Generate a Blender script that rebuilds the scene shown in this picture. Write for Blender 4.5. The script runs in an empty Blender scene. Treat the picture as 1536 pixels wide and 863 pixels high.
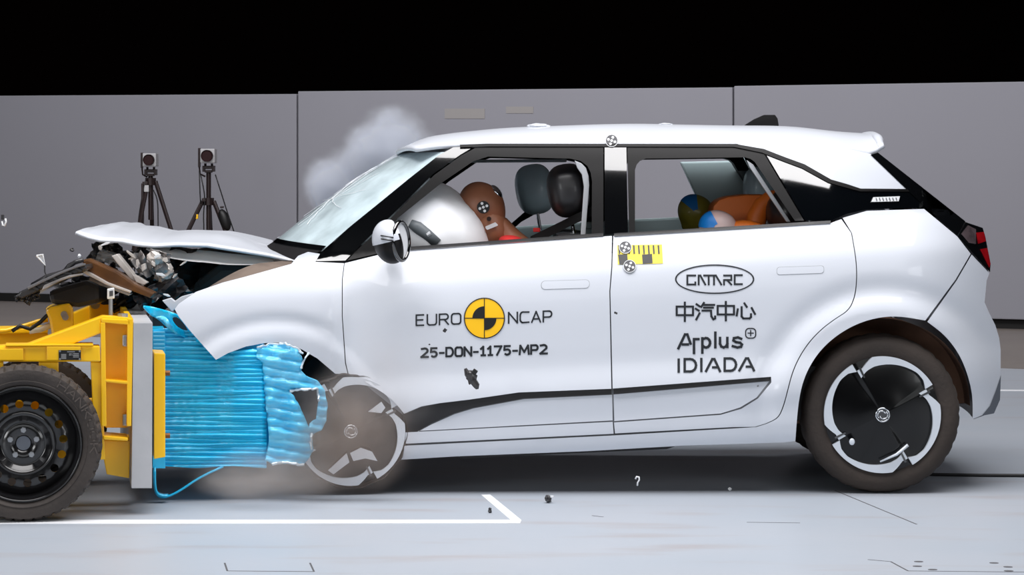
import bpy, bmesh, math, random
from mathutils import Vector, Matrix, noise
from mathutils.geometry import delaunay_2d_cdt

C = bpy.context.scene.collection
random.seed(7)
# ------------------------------------------------------------------ camera, world, lights, exposure
F, CX, CY, CH = 4175.0, 768.0, 260.0, 1.32          # focal length in pixels, principal point, camera height
cd = bpy.data.cameras.new('camera'); cam = bpy.data.objects.new('camera', cd); C.objects.link(cam)
cam.location = (0, 0, CH); cam.rotation_euler = (math.pi / 2, 0, 0)
cd.sensor_width = 36; cd.lens = F / 1536 * 36; cd.shift_y = -(431.5 - CY) / 1536; cd.clip_end = 200
bpy.context.scene.camera = cam
bpy.context.scene.cycles.volume_bounces = 4
w = bpy.data.worlds.new('world'); bpy.context.scene.world = w; w.use_nodes = True
w.node_tree.nodes['Background'].inputs[0].default_value = (.6, .62, .7, 1)
w.node_tree.nodes['Background'].inputs[1].default_value = .006
vs = bpy.context.scene.view_settings
vs.view_transform = 'Standard'; vs.look = 'None'; vs.gamma = 1; vs.use_curve_mapping = False
vs.exposure = 0.0

def area(name, loc, aim, sx, sy, power, col=(1, 1, 1)):
    d = bpy.data.lights.new(name, 'AREA'); d.shape = 'RECTANGLE'; d.size = sx; d.size_y = sy; d.energy = power; d.color = col
    o = bpy.data.objects.new(name, d); C.objects.link(o); o.location = loc
    o.rotation_euler = (Vector(aim) - Vector(loc)).to_track_quat('-Z', 'Y').to_euler()
    return o
area('overhead_lamp_bank', (0, 9.9, 6.4), (0, 10.0, 0), 8.4, 5.0, 900, (1, .985, .995))
area('front_fill', (0.5, -4.0, 6.2), (0, 11.5, .8), 13, 5.0, 230, (.95, .98, 1))  # fill added on the camera side to brighten the cabin and car side
area('side_fill', (-7.5, 1.0, 2.7), (-1, 12.0, .9), 3.6, 2.6, 240, (.96, .98, 1))  # added low fill, set wide to light the cabin and trolley
area('side_fill', (7.5, 1.0, 2.7), (0, 12.5, 1.1), 3.6, 2.6, 140, (.96, .98, 1))  # its added partner on the right, lighting the cabin
area('wall_fill', (-2.6, 19.0, 8.0), (-1.0, 27, .6), 12, 1.5, 1000, (1, .98, 1))  # added fill that lifts the brightness of the wall panels

# ------------------------------------------------------------------ helpers
def W(px, py, Y): return Vector(((px - CX) / F * Y, Y, CH - (py - CY) / F * Y))

def lin(c): return tuple((v / 255 / 12.92 if v / 255 < .04045 else ((v / 255 + .055) / 1.055) ** 2.4) for v in c)

def mat(name, rgb, rough=.5, metal=0, coat=0, noise_amt=0, scale=8, rgb2=None, bump=0, bscale=40, emis=None, spec=.5):
    m = bpy.data.materials.new(name); m.use_nodes = True; nt = m.node_tree; b = nt.nodes['Principled BSDF']
    c = (*lin(rgb), 1)
    b.inputs['Base Color'].default_value = c; b.inputs['Roughness'].default_value = rough; b.inputs['Metallic'].default_value = metal
    b.inputs['Coat Weight'].default_value = coat; b.inputs['Coat Roughness'].default_value = .04; b.inputs['Specular IOR Level'].default_value = spec
    tc = nt.nodes.new('ShaderNodeTexCoord')
    n = nt.nodes.new('ShaderNodeTexNoise'); n.inputs['Scale'].default_value = scale; n.inputs['Detail'].default_value = 5
    nt.links.new(tc.outputs['Object'], n.inputs['Vector'])
    r = nt.nodes.new('ShaderNodeMapRange'); r.inputs[1].default_value = .35; r.inputs[2].default_value = .7
    r.inputs[3].default_value = 0; r.inputs[4].default_value = noise_amt if noise_amt else .04
    nt.links.new(n.outputs['Fac'], r.inputs[0])
    mx = nt.nodes.new('ShaderNodeMix'); mx.data_type = 'RGBA'
    mx.inputs[6].default_value = c; mx.inputs[7].default_value = (*lin(rgb2 if rgb2 else tuple(v * .8 for v in rgb)), 1)
    nt.links.new(r.outputs[0], mx.inputs[0]); nt.links.new(mx.outputs[2], b.inputs['Base Color'])
    if bump:
        n2 = nt.nodes.new('ShaderNodeTexNoise'); n2.inputs['Scale'].default_value = bscale; n2.inputs['Detail'].default_value = 3
        nt.links.new(tc.outputs['Object'], n2.inputs['Vector'])
        bp = nt.nodes.new('ShaderNodeBump'); bp.inputs['Strength'].default_value = bump; bp.inputs['Distance'].default_value = .01
        nt.links.new(n2.outputs['Fac'], bp.inputs['Height']); nt.links.new(bp.outputs[0], b.inputs['Normal'])
    return m

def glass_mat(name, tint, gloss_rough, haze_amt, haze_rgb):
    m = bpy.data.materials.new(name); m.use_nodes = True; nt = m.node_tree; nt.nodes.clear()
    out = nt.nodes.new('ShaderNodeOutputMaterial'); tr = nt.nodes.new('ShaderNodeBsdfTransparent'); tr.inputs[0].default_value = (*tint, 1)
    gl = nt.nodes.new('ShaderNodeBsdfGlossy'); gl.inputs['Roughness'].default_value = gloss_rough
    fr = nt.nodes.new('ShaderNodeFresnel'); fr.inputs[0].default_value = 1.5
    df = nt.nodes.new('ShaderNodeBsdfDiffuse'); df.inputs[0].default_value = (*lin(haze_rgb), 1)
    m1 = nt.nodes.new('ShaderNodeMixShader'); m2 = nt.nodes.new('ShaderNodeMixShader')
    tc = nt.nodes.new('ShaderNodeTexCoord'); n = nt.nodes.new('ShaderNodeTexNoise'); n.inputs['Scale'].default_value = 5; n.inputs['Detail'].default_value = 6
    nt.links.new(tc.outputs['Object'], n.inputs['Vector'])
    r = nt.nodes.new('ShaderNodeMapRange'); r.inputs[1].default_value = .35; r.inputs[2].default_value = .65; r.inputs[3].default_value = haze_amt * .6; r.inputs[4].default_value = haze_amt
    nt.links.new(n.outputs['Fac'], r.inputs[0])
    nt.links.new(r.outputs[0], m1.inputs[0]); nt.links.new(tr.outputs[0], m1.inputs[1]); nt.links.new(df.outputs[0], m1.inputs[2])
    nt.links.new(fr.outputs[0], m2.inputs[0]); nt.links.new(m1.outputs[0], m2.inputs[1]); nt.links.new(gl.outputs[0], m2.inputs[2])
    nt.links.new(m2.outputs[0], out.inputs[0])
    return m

def smoke_mat(name, rgb, dens, nscale, lo, hi, aniso=.2):
    m = bpy.data.materials.new(name); m.use_nodes = True; nt = m.node_tree; nt.nodes.clear()
    out = nt.nodes.new('ShaderNodeOutputMaterial'); pv = nt.nodes.new('ShaderNodeVolumePrincipled')
    pv.inputs['Color'].default_value = (*lin(rgb), 1); pv.inputs['Anisotropy'].default_value = aniso
    tc = nt.nodes.new('ShaderNodeTexCoord')
    ln = nt.nodes.new('ShaderNodeVectorMath'); ln.operation = 'LENGTH'; 
    wn = nt.nodes.new('ShaderNodeTexNoise'); wn.inputs['Scale'].default_value = 1.1; wn.inputs['Detail'].default_value = 5; nt.links.new(tc.outputs['Object'], wn.inputs['Vector'])
    wo = nt.nodes.new('ShaderNodeVectorMath'); wo.operation = 'MULTIPLY_ADD'; wo.inputs[1].default_value = (1.1, 1.1, 1.1); wo.inputs[2].default_value = (-.55, -.55, -.55)
    nt.links.new(wn.outputs['Color'], wo.inputs[0])
    wa = nt.nodes.new('ShaderNodeVectorMath'); wa.operation = 'ADD'; nt.links.new(tc.outputs['Object'], wa.inputs[0]); nt.links.new(wo.outputs[0], wa.inputs[1])
    edge = nt.nodes.new('ShaderNodeVectorMath'); edge.operation = 'LENGTH'; nt.links.new(tc.outputs['Object'], edge.inputs[0])
    ef = nt.nodes.new('ShaderNodeMapRange'); ef.interpolation_type = 'SMOOTHSTEP'; ef.inputs[1].default_value = .7; ef.inputs[2].default_value = 1; ef.inputs[3].default_value = 1; ef.inputs[4].default_value = 0
    nt.links.new(edge.outputs['Value'], ef.inputs[0])
    nt.links.new(wa.outputs[0], ln.inputs[0])
    fall = nt.nodes.new('ShaderNodeMapRange'); fall.interpolation_type = 'SMOOTHSTEP'
    fall.inputs[1].default_value = .25; fall.inputs[2].default_value = .9; fall.inputs[3].default_value = 1; fall.inputs[4].default_value = 0
    nt.links.new(ln.outputs['Value'], fall.inputs[0])
    n = nt.nodes.new('ShaderNodeTexNoise'); n.inputs['Scale'].default_value = nscale; n.inputs['Detail'].default_value = 4
    nt.links.new(tc.outputs['Object'], n.inputs['Vector'])
    r = nt.nodes.new('ShaderNodeMapRange'); r.inputs[1].default_value = lo; r.inputs[2].default_value = hi; r.inputs[3].default_value = 0; r.inputs[4].default_value = dens
    nt.links.new(n.outputs['Fac'], r.inputs[0])
    mu = nt.nodes.new('ShaderNodeMath'); mu.operation = 'MULTIPLY'; nt.links.new(fall.outputs[0], mu.inputs[0]); nt.links.new(r.outputs[0], mu.inputs[1])
    mu2 = nt.nodes.new('ShaderNodeMath'); mu2.operation = 'MULTIPLY'; nt.links.new(mu.outputs[0], mu2.inputs[0]); nt.links.new(ef.outputs[0], mu2.inputs[1]); nt.links.new(mu2.outputs[0], pv.inputs['Density']); nt.links.new(pv.outputs[0], out.inputs['Volume'])
    return m

def root_loc(p):
    v = Vector((0, 0, 0))
    while p is not None:
        v = v + p.location; p = p.parent
    return v

def mk(name, verts, faces, m, parent=None, smooth=False, normals=None):
    off = root_loc(parent)
    me = bpy.data.meshes.new(name); me.from_pydata([Vector(v) - off for v in verts], [], faces)
    mats = m if isinstance(m, (list, tuple)) else [m]
    for q in mats: me.materials.append(q)
    if smooth: me.polygons.foreach_set('use_smooth', [True] * len(me.polygons))
    if normals: me.normals_split_custom_set(normals)
    o = bpy.data.objects.new(name, me); C.objects.link(o); o.parent = parent
    return o

def mkbm(name, bm, m, parent=None, smooth=False, recalc=True):
    if recalc: bmesh.ops.recalc_face_normals(bm, faces=bm.faces)
    off = root_loc(parent)
    for v in bm.verts: v.co -= off
    me = bpy.data.meshes.new(name); bm.to_mesh(me); bm.free()
    for q in (m if isinstance(m, (list, tuple)) else [m]): me.materials.append(q)
    if smooth:
        me.polygons.foreach_set('use_smooth', [True] * len(me.polygons))
        if smooth == 'auto': me.set_sharp_from_angle(angle=math.radians(35))
    o = bpy.data.objects.new(name, me); C.objects.link(o); o.parent = parent
    return o

def tag(o, label=None, cat=None, group=None, kind=None):
    if label: o['label'] = label
    if cat: o['category'] = cat
    if group: o['group'] = group
    if kind: o['kind'] = kind
    return o

def empty(name, loc, parent=None):
    o = bpy.data.objects.new(name, None); C.objects.link(o); o.parent = parent
    o.location = Vector(loc) - root_loc(parent); o.empty_display_size = .1
    return o

def prism(bm, pts, vec, bev=0):
    """closed polygon of world points extruded along vec"""
    vec = Vector(vec); a = [bm.verts.new(p) for p in pts]; b = [bm.verts.new(Vector(p) + vec) for p in pts]
    n = len(pts); fs = [bm.faces.new(a), bm.faces.new(b[::-1])]
    for i in range(n): fs.append(bm.faces.new((a[i], b[i], b[(i + 1) % n], a[(i + 1) % n])))
    if bev:
        bmesh.ops.recalc_face_normals(bm, faces=fs)
        es = list({e for f in fs for e in f.edges})
        bmesh.ops.bevel(bm, geom=es, offset=bev, segments=2, affect='EDGES', profile=.6, clamp_overlap=True)

def box(bm, c, s, bev=0, rot=None):
    c = Vector(c); x, y, z = s[0] / 2, s[1] / 2, s[2] / 2
    P = [Vector(p) for p in ((-x, -y, -z), (x, -y, -z), (x, -y, z), (-x, -y, z))]; V = Vector((0, 2 * y, 0))
    if rot is not None: P = [rot @ p for p in P]; V = rot @ V
    prism(bm, [c + p for p in P], V, bev)

def tube(bm, pts, r, seg=8, cap=True):
    pts = [Vector(p) for p in pts]; n = len(pts)
    rr = r if isinstance(r, (list, tuple)) else [r] * n
    rings = []; up = None
    for i, p in enumerate(pts):
        d = (pts[min(i + 1, n - 1)] - pts[max(i - 1, 0)]).normalized()
        if up is None: up = d.orthogonal().normalized()
        up = (up - d * up.dot(d)); up = up.normalized() if up.length > 1e-6 else d.orthogonal().normalized()
        s = d.cross(up)
        rings.append([bm.verts.new(p + (up * math.cos(2 * math.pi * k / seg) + s * math.sin(2 * math.pi * k / seg)) * rr[i]) for k in range(seg)])
    for a, b in zip(rings, rings[1:]):
        for k in range(seg): bm.faces.new((a[k], a[(k + 1) % seg], b[(k + 1) % seg], b[k]))
    if cap:
        bm.faces.new(rings[0][::-1]); bm.faces.new(rings[-1])

def axes(ax):
    ax = Vector(ax).normalized(); up = Vector((0, 0, 1)); side = up.cross(ax).normalized(); up = ax.cross(side)
    return ax, side, up

def lathe(bm, c, ax, prof, seg=48, rfun=None):
    """prof: (radius, along axis); ax points into the scene"""
    c = Vector(c); ax, s, u = axes(ax); rings = []
    for j, (r, h) in enumerate(prof):
        ring = []
        for k in range(seg):
            a = 2 * math.pi * k / seg
            q = rfun(j, k, r) if rfun else r
            ring.append(bm.verts.new(c + ax * h + (s * math.cos(a) + u * math.sin(a)) * q))
        rings.append(ring)
    for a, b in zip(rings, rings[1:]):
        for k in range(seg): bm.faces.new((a[k], a[(k + 1) % seg], b[(k + 1) % seg], b[k]))

def ellipsoid(bm, c, r, rot=None, nu=24, nv=14, fn=None):
    c = Vector(c); rows = []
    def put(a, b):
        p = Vector((math.sin(b) * math.cos(a), math.sin(b) * math.sin(a), math.cos(b)))
        if fn: p = fn(p)
        p = Vector((p.x * r[0], p.y * r[1], p.z * r[2]))
        if rot is not None: p = rot @ p
        return bm.verts.new(c + p)
    top = put(0, 0); bot = put(0, math.pi)
    for j in range(1, nv): rows.append([put(2 * math.pi * i / nu, math.pi * j / nv) for i in range(nu)])
    for i in range(nu):
        bm.faces.new((top, rows[0][i], rows[0][(i + 1) % nu])); bm.faces.new((bot, rows[-1][(i + 1) % nu], rows[-1][i]))
    for a, b in zip(rows, rows[1:]):
        for i in range(nu): bm.faces.new((a[i], b[i], b[(i + 1) % nu], a[(i + 1) % nu]))

def inside(p, poly):
    x, y = p; r = False; n = len(poly); j = n - 1
    for i in range(n):
        xi, yi = poly[i]; xj, yj = poly[j]
        if (yi > y) != (yj > y) and x < (xj - xi) * (y - yi) / (yj - yi) + xi: r = not r
        j = i
    return r

def dens(poly, step, closed=True):
    out = []; n = len(poly)
    for i in range(n if closed else n - 1):
        a, b = Vector(poly[i]), Vector(poly[(i + 1) % n]); k = max(1, int((b - a).length / step + .5))
        for q in range(k): out.append(tuple(a.lerp(b, q / k)))
    if not closed: out.append(tuple(poly[-1]))
    return out

def smooth_poly(poly, it=1, closed=True):
    for _ in range(it):
        out = []; n = len(poly)
        for i in range(n if closed else n - 1):
            a, b = Vector(poly[i]), Vector(poly[(i + 1) % n]); out += [tuple(a.lerp(b, .25)), tuple(a.lerp(b, .75))]
        if not closed: out = [poly[0]] + out[1:-1] + [poly[-1]]
        poly = out
    return poly

def tri_fill(poly, step, holes=()):
    """triangulated polygon with an even inner grid; returns points, triangles, boundary loops"""
    loops = [dens(poly, step)] + [dens(h, step) for h in holes]
    pts = []; edges = []; rings = []
    for lp in loops:
        s = len(pts); n = len(lp); pts += lp; rings.append(list(range(s, s + n)))
        edges += [(s + i, s + (i + 1) % n) for i in range(n)]
    nb = len(pts)
    xs = [p[0] for p in loops[0]]; ys = [p[1] for p in loops[0]]
    bnd = pts[:]; cell = {}
    for p in bnd: cell.setdefault((int(p[0] // step), int(p[1] // step)), []).append(p)
    y = min(ys) + step * .5; row = 0
    while y < max(ys):
        x = min(xs) + step * (.5 + .5 * (row % 2))
        while x < max(xs):
            if inside((x, y), loops[0]) and not any(inside((x, y), h) for h in loops[1:]):
                ci, cj = int(x // step), int(y // step); ok = True
                for di in (-1, 0, 1):
                    for dj in (-1, 0, 1):
                        for q in cell.get((ci + di, cj + dj), ()):
                            if (q[0] - x) ** 2 + (q[1] - y) ** 2 < (step * .55) ** 2: ok = False
                if ok: pts.append((x, y))
            x += step
        y += step * .87; row += 1
    r = delaunay_2d_cdt([Vector(p) for p in pts], edges, [], 0, 1e-5)
    vo, _, fo, ov = r[0], r[1], r[2], r[3]
    mp = {}
    for i, o in enumerate(ov):
        for q in o: mp[q] = i
    out = []
    for f in fo:
        c = (sum(vo[i][0] for i in f) / 3, sum(vo[i][1] for i in f) / 3)
        if inside(c, loops[0]) and not any(inside(c, h) for h in loops[1:]): out.append(tuple(f))
    return [tuple(v) for v in vo], out, [[mp.get(i, 0) for i in rg] for rg in rings]

Y0 = 11.42                     # the car's near side
YC = Y0 + .875                 # its centre plane
def panel(name, poly, dfun, m, parent, step=8, flange=.02, holes=(), mirror=False, shared=None):
    """sheet over a side-view outline, its relief from dfun, edges turned inward by flange"""
    pts, tris, rings = shared if shared else tri_fill(poly, step, holes)
    def pos(x, y, d):
        p = W(x, y, Y0 + d)
        if mirror: p.y = 2 * YC - p.y
        return p
    V = [pos(x, y, dfun(x, y)) for x, y in pts]
    N = []
    for x, y in pts:
        e = 1.5
        a = pos(x + e, y, dfun(x + e, y)) - pos(x - e, y, dfun(x - e, y)); b = pos(x, y + e, dfun(x, y + e)) - pos(x, y - e, dfun(x, y - e))
        n = a.cross(b).normalized()
        if (n.y > 0) != mirror: n = -n
        N.append(n)
    faces = []; nor = []
    for t in tris:
        a, b, c = (V[i] for i in t); g = (b - a).cross(c - a)
        t = t if (g.y < 0) != mirror else t[::-1]
        faces.append(t); nor += [N[i] for i in t]
    cxs = sum(p[0] for p in pts) / len(pts); cys = sum(p[1] for p in pts) / len(pts)
    for rg in rings:
        s = len(V); n = len(rg)
        V += [V[i].copy() for i in rg] + [pos(pts[i][0], pts[i][1], dfun(*pts[i]) + flange) for i in rg]
        for k in range(n):
            q = (s + k, s + (k + 1) % n, s + n + (k + 1) % n, s + n + k)
            g = (V[q[1]] - V[q[0]]).cross(V[q[2]] - V[q[0]]).normalized()
            faces.append(q); nor += [g] * 4
    return mk(name, V, faces, m, parent, True, nor)

def ribbon_pts(lines, wd, close=False):
    """quads (in px) along polylines"""
    quads = []
    for ln in lines:
        for a, b in zip(ln, ln[1:]):
            a, b = Vector(a), Vector(b); L = (b - a).length
            if L < 1e-6: continue
            d = (b - a) / L; nrm = Vector((-d.y, d.x)) * wd / 2; a2, b2 = a - d * wd * .42, b + d * wd * .42
            k = max(1, int((b2 - a2).length / 6))
            for q in range(k):
                p, r = a2.lerp(b2, q / k), a2.lerp(b2, (q + 1) / k)
                quads.append((p + nrm, r + nrm, r - nrm, p - nrm))
    return quads

def decal(name, quads, dfun, m, parent, lift=.002):
    V = []; Fc = []
    for q in quads:
        s = len(V); V += [W(p[0], p[1], Y0 + dfun(p[0], p[1]) - lift) for p in q]; Fc.append(tuple(range(s, s + len(q))))
    bm = bmesh.new(); vs_ = [bm.verts.new(v) for v in V]
    for f in Fc:
        f = bm.faces.new([vs_[i] for i in f]); f.normal_update()
        if f.normal.y > 0: f.normal_flip()
    return mkbm(name, bm, m, parent, recalc=False)

def disc_px(cx, cy, r, n=32, a0=0, a1=2 * math.pi, ry=None):
    ry = ry or r
    return [(cx + r * math.cos(a0 + (a1 - a0) * i / n), cy - ry * math.sin(a0 + (a1 - a0) * i / n)) for i in range(n + (0 if abs(a1 - a0 - 2 * math.pi) < 1e-6 else 1))]

def sstep(t): t = max(0., min(1., t)); return t * t * (3 - 2 * t)
def lerp_tab(tab, x):
    if x <= tab[0][0]: return tab[0][1]
    for i in range(len(tab) - 1):
        if x <= tab[i + 1][0]:
            x0, y0 = tab[i]; x1, y1 = tab[i + 1]
            return y0 + (y1 - y0) * (x - x0) / (x1 - x0)
    return tab[-1][1]
def curve_tab(tab, x):
    n = len(tab)
    if x <= tab[0][0]: i = 0
    elif x >= tab[-1][0]: i = n - 2
    else:
        i = 0
        while x > tab[i + 1][0]: i += 1
    def sl(j):
        a, b = tab[max(j - 1, 0)], tab[min(j + 1, n - 1)]; return (b[1] - a[1]) / (b[0] - a[0])
    x0, y0 = tab[i]; x1, y1 = tab[i + 1]; h = x1 - x0; t = max(-.3, min(1.3, (x - x0) / h)); m0, m1 = sl(i) * h, sl(i + 1) * h
    return (2 * t**3 - 3 * t**2 + 1) * y0 + (t**3 - 2 * t**2 + t) * m0 + (-2 * t**3 + 3 * t**2) * y1 + (t**3 - t**2) * m1

# ------------------------------------------------------------------ materials
M = {}
M['white'] = mat('white_paint', (209, 213, 221), .4, 0, .42, .03, 3, bump=.0)
M['gap'] = mat('dark_inner_steel', (24, 23, 24), .7)
M['seamgrey'] = mat('primed_inner_steel', (126, 128, 132), .7)
M['black'] = mat('gloss_black', (7, 8, 10), .12, 0, .9)
M['cover'] = mat('wheel_cover_black', (6, 6, 7), .18, 0, .15, spec=.35)
M['trim'] = mat('black_trim', (26, 25, 27), .45, 0, 0, .4, 12)
M['frame'] = mat('window_frame_black', (15, 14, 15), .45, spec=.2)
M['chrome'] = mat('chrome', (205, 208, 212), .12, 1)
M['silver'] = mat('silver_machined', (214, 220, 228), .35, .25, .3)
M['tyre'] = mat('dusty_tyre_rubber', (44, 37, 33), .8, 0, 0, .6, 5, (66, 56, 50), .3, 60)
M['tyre2'] = mat('trolley_tyre_rubber', (48, 42, 39), .72, 0, 0, .6, 6, (74, 66, 61), .3, 60)
M['letter'] = mat('dark_lettering', (28, 32, 38), .4)
M['yellow_dec'] = mat('yellow_decal', (255, 196, 10), .4)
M['yellow_lab'] = mat('yellow_label', (246, 220, 50), .45)
M['black_dec'] = mat('black_decal', (18, 18, 20), .4)
M['white_dec'] = mat('white_decal', (225, 227, 230), .5)
M['grey_dec'] = mat('grey_decal', (70, 70, 74), .5)
M['red'] = mat('red_lens', (150, 14, 22), .12, 0, .8, .5, 20, (80, 5, 10))
M['clear'] = mat('smoked_lens', (90, 78, 82), .08, .2, .9, .5, 25, (20, 18, 20))
M['diff'] = mat('grey_diffuser', (92, 97, 106), .6)
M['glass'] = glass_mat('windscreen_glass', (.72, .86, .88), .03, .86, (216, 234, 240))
M['darkglass'] = mat('privacy_glass', (5, 7, 10), .05, 0, 1)
for k_ in ('black', 'darkglass'): M[k_].node_tree.nodes['Principled BSDF'].inputs['Coat IOR'].default_value = 1.95
M['white'].node_tree.nodes['Principled BSDF'].inputs['Specular IOR Level'].default_value = .15
M['liner'] = mat('headliner', (205, 196, 190), .8)
M['teal'] = mat('interior_panel', (186, 208, 212), .5, 0, 0, .25, 3)
M['seat'] = mat('seat_leatherette', (30, 29, 31), .42, 0, .1, .3, 10)
M['bluesheen'] = mat('painted_blue_sheen', (196, 224, 236), .4, 0, .2, .2, 10)  # sheen of light on the far headrest, put into a pale blue colour
M['airbag'] = mat('airbag_fabric', (246, 247, 250), .8, 0, 0, .3, 4, (216, 220, 230), .5, 7)
M['skin'] = mat('dummy_vinyl', (158, 102, 74), .45, 0, 0, .5, 9, (136, 84, 58), .1, 30)
M['olive'] = mat('olive_head_paint', (156, 150, 52), .35, 0, .2, .5, 8, (84, 84, 30))
M['pink'] = mat('pink_head_paint', (212, 176, 172), .4, 0, 0, .5, 8, (196, 196, 198))
M['orange'] = mat('orange_jacket', (228, 118, 34), .5, 0, 0, .4, 7, (205, 96, 22))
M['bluetape'] = mat('blue_tape', (20, 128, 214), .4)
M['redcloth'] = mat('red_cloth', (190, 32, 30), .7)
M['belt'] = mat('seat_belt', (22, 22, 24), .6)
M['yellow'] = mat('yellow_enamel', (255, 200, 6), .38, 0, .3, .35, 5, (252, 184, 4), .05, 30)
M['alu'] = mat('raw_aluminium_plate', (186, 187, 190), .5, .15, 0, .5, 6, (160, 161, 165), .08, 25)
M['blue'] = mat('blue_honeycomb_sheet', (12, 188, 240), .28, 0, .4, .5, 9, (52, 210, 248))
M['bluel'] = mat('pale_blue_sheet', (70, 196, 244), .3, 0, .3, .8, 9, (130, 216, 250))
M['rim'] = mat('black_steel_rim', (17, 16, 17), .22, 0, .5)
M['nut'] = mat('zinc_nut', (170, 172, 175), .3, .8)
M['rust'] = mat('rusty_bolt', (124, 82, 40), .6, .3)
M['wall'] = mat('grey_wall_panel', (142, 142, 150), .85, 0, 0, .25, 1.2, (136, 136, 143))
M['plinth'] = mat('black_plinth', (8, 7, 7), .8)
M['hall'] = mat('dark_hall', (5, 3, 3), .95, 0, 0, .5, .4, (9, 4, 4), spec=0)
M['line'] = mat('white_floor_paint', (238, 240, 244), .5)
M['joint'] = mat('floor_joint', (84, 84, 88), .8)
M['cable'] = mat('black_cable', (14, 14, 15), .5)
M['tripod'] = mat('tripod_metal', (40, 28, 28), .4, .3)
M['cambox'] = mat('camera_housing', (178, 178, 180), .5)
M['lens'] = mat('dark_lens', (38, 16, 18), .5, spec=.2)
M['steel'] = mat('crumpled_steel', (168, 164, 162), .35, .35, 0, .8, 14, (84, 80, 80))
M['brown'] = mat('rusty_beam', (104, 66, 30), .38, .3, .2, .9, 8, (58, 32, 14))
M['plastic'] = mat('broken_plastic', (36, 35, 37), .35, 0, .2, .6, 14, (66, 64, 66))
M['bay'] = mat('engine_bay_dark', (26, 22, 21), .7, 0, 0, .6, 6, (52, 44, 40))
M['hoodin'] = mat('hood_underside', (232, 230, 228), .5, 0, .2)
M['shard'] = glass_mat('clear_shard', (.9, .92, .95), .05, .8, (235, 238, 242))

# ------------------------------------------------------------------ setting
def floor_mat(name, a, b, stain):
    m = mat(name, a, .42, 0, 0, .7, 1.3, b, .06, 30)
    nt = m.node_tree; bs = nt.nodes['Principled BSDF']
    tc = nt.nodes.new('ShaderNodeTexCoord'); mp = nt.nodes.new('ShaderNodeMapping'); mp.inputs['Scale'].default_value = (.7, 2.6, 1)
    n = nt.nodes.new('ShaderNodeTexNoise'); n.inputs['Scale'].default_value = 1.7; n.inputs['Detail'].default_value = 8
    nt.links.new(tc.outputs['Object'], mp.inputs[0]); nt.links.new(mp.outputs[0], n.inputs['Vector'])
    r = nt.nodes.new('ShaderNodeMapRange'); r.inputs[1].default_value = .55; r.inputs[2].default_value = .75; r.inputs[4].default_value = .6
    nt.links.new(n.outputs['Fac'], r.inputs[0])
    mx = nt.nodes.new('ShaderNodeMix'); mx.data_type = 'RGBA'; mx.inputs[7].default_value = (*lin(stain), 1)
    src = bs.inputs['Base Color'].links[0].from_socket
    nt.links.new(r.outputs[0], mx.inputs[0]); nt.links.new(src, mx.inputs[6]); nt.links.new(mx.outputs[2], bs.inputs['Base Color'])
    return m
M['floor'] = floor_mat('painted_concrete_floor', (164, 172, 182), (172, 176, 184), (156, 146, 144))
M['floor2'] = floor_mat('brown_grey_floor', (126, 118, 112), (118, 110, 106), (104, 94, 88))

bm = bmesh.new(); box(bm, (0, 17, -.1), (34, 40, .2)); floor = tag(mkbm('floor', bm, M['floor']), 'pale blue-grey painted concrete floor of the crash hall', None, None, 'structure')
def on_floor(px, py): return W(px, py, CH * F / (py - CY))
def flat(name, pts_xy, m, h=.0008, z0=0, parent=floor):
    bm = bmesh.new(); prism(bm, [Vector((p[0], p[1], z0)) for p in pts_xy], (0, 0, h)); return mkbm(name, bm, m, parent)
def fl_px(name, pxs, m, h=.0012):
    return flat(name, [on_floor(*p) for p in pxs], m, h)
# painted lines
fl_px('painted_line', [(-60, 786.5), (-60, 780.5), (766, 780.5), (722, 743), (735, 742.5), (782, 781), (780, 785.5)], M['line'], .0015)
fl_px('painted_line', [(1440, 584.5), (1700, 586.5), (1700, 588), (1440, 586.5)], M['line'], .0015)
fl_px('floor_strip', [(-900, 502), (2300, 591), (2300, 455), (-900, 455)], M['floor2'], .002) if False else None
def seam(a, b, wd=.006):
    a, b = on_floor(*a), on_floor(*b); d = (b - a).normalized(); n = Vector((-d.y, d.x, 0)) * wd / 2
    return flat('floor_joint', [a + n, b + n, b - n, a - n], M['joint'], .0008)
for a, b in [((1252, 736), (1375, 787)), ((337, 845), (341, 857)), ((465, 845), (471, 858)), ((341, 857), (471, 858)), ((1302, 840), (1336, 843)), ((1336, 843), (1362, 857)), ((1362, 857), (1560, 859)),
             ((888, 774), (905, 776)), ((1120, 784), (1200, 785))]: seam(a, b)
for x, y in [(1378, 843), (1376, 850), (1399, 855), (1491, 845), (1512, 851), (1513, 857)]:
    c = on_floor(x, y); flat('bolt_hole', [(c.x + .016 * math.cos(k * .524), c.y + .016 * math.sin(k * .524)) for k in range(12)], M['joint'], .0008)
# the wall: three panels that come nearer to the right
wl = [(-130, 448.5), (1700, 499)]
A, B = W(-130, CY + (448.5 - CY), CH * F / (448.5 - CY)), W(1700, 499, CH * F / (499 - CY))
A.z = B.z = 0; wd = (B - A).normalized(); wn = Vector((-wd.y, wd.x, 0))
def on_wall(px, off=0):
    r = Vector(((px - CX) / F, 1, 0)); t = ((A - Vector((0, 0, 0))).dot(wn) + off) / r.dot(wn); return r * t
wall = empty('wall_back', on_wall(700)); tag(wall, 'wall of pale grey panels behind the car', None, None, 'structure')
def wall_panel(x0, x1, yt0, yt1, off, th=.08):
    a, b = on_wall(x0, off), on_wall(x1, off)
    za, zb = CH - (yt0 - CY) / F * a.y, CH - (yt1 - CY) / F * b.y
    bm = bmesh.new(); prism(bm, [Vector((a.x, a.y, .085)), Vector((b.x, b.y, .085)), Vector((b.x, b.y, zb)), Vector((a.x, a.y, za))], wn * th, .008)
    return mkbm('panel', bm, M['wall'], wall)
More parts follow.
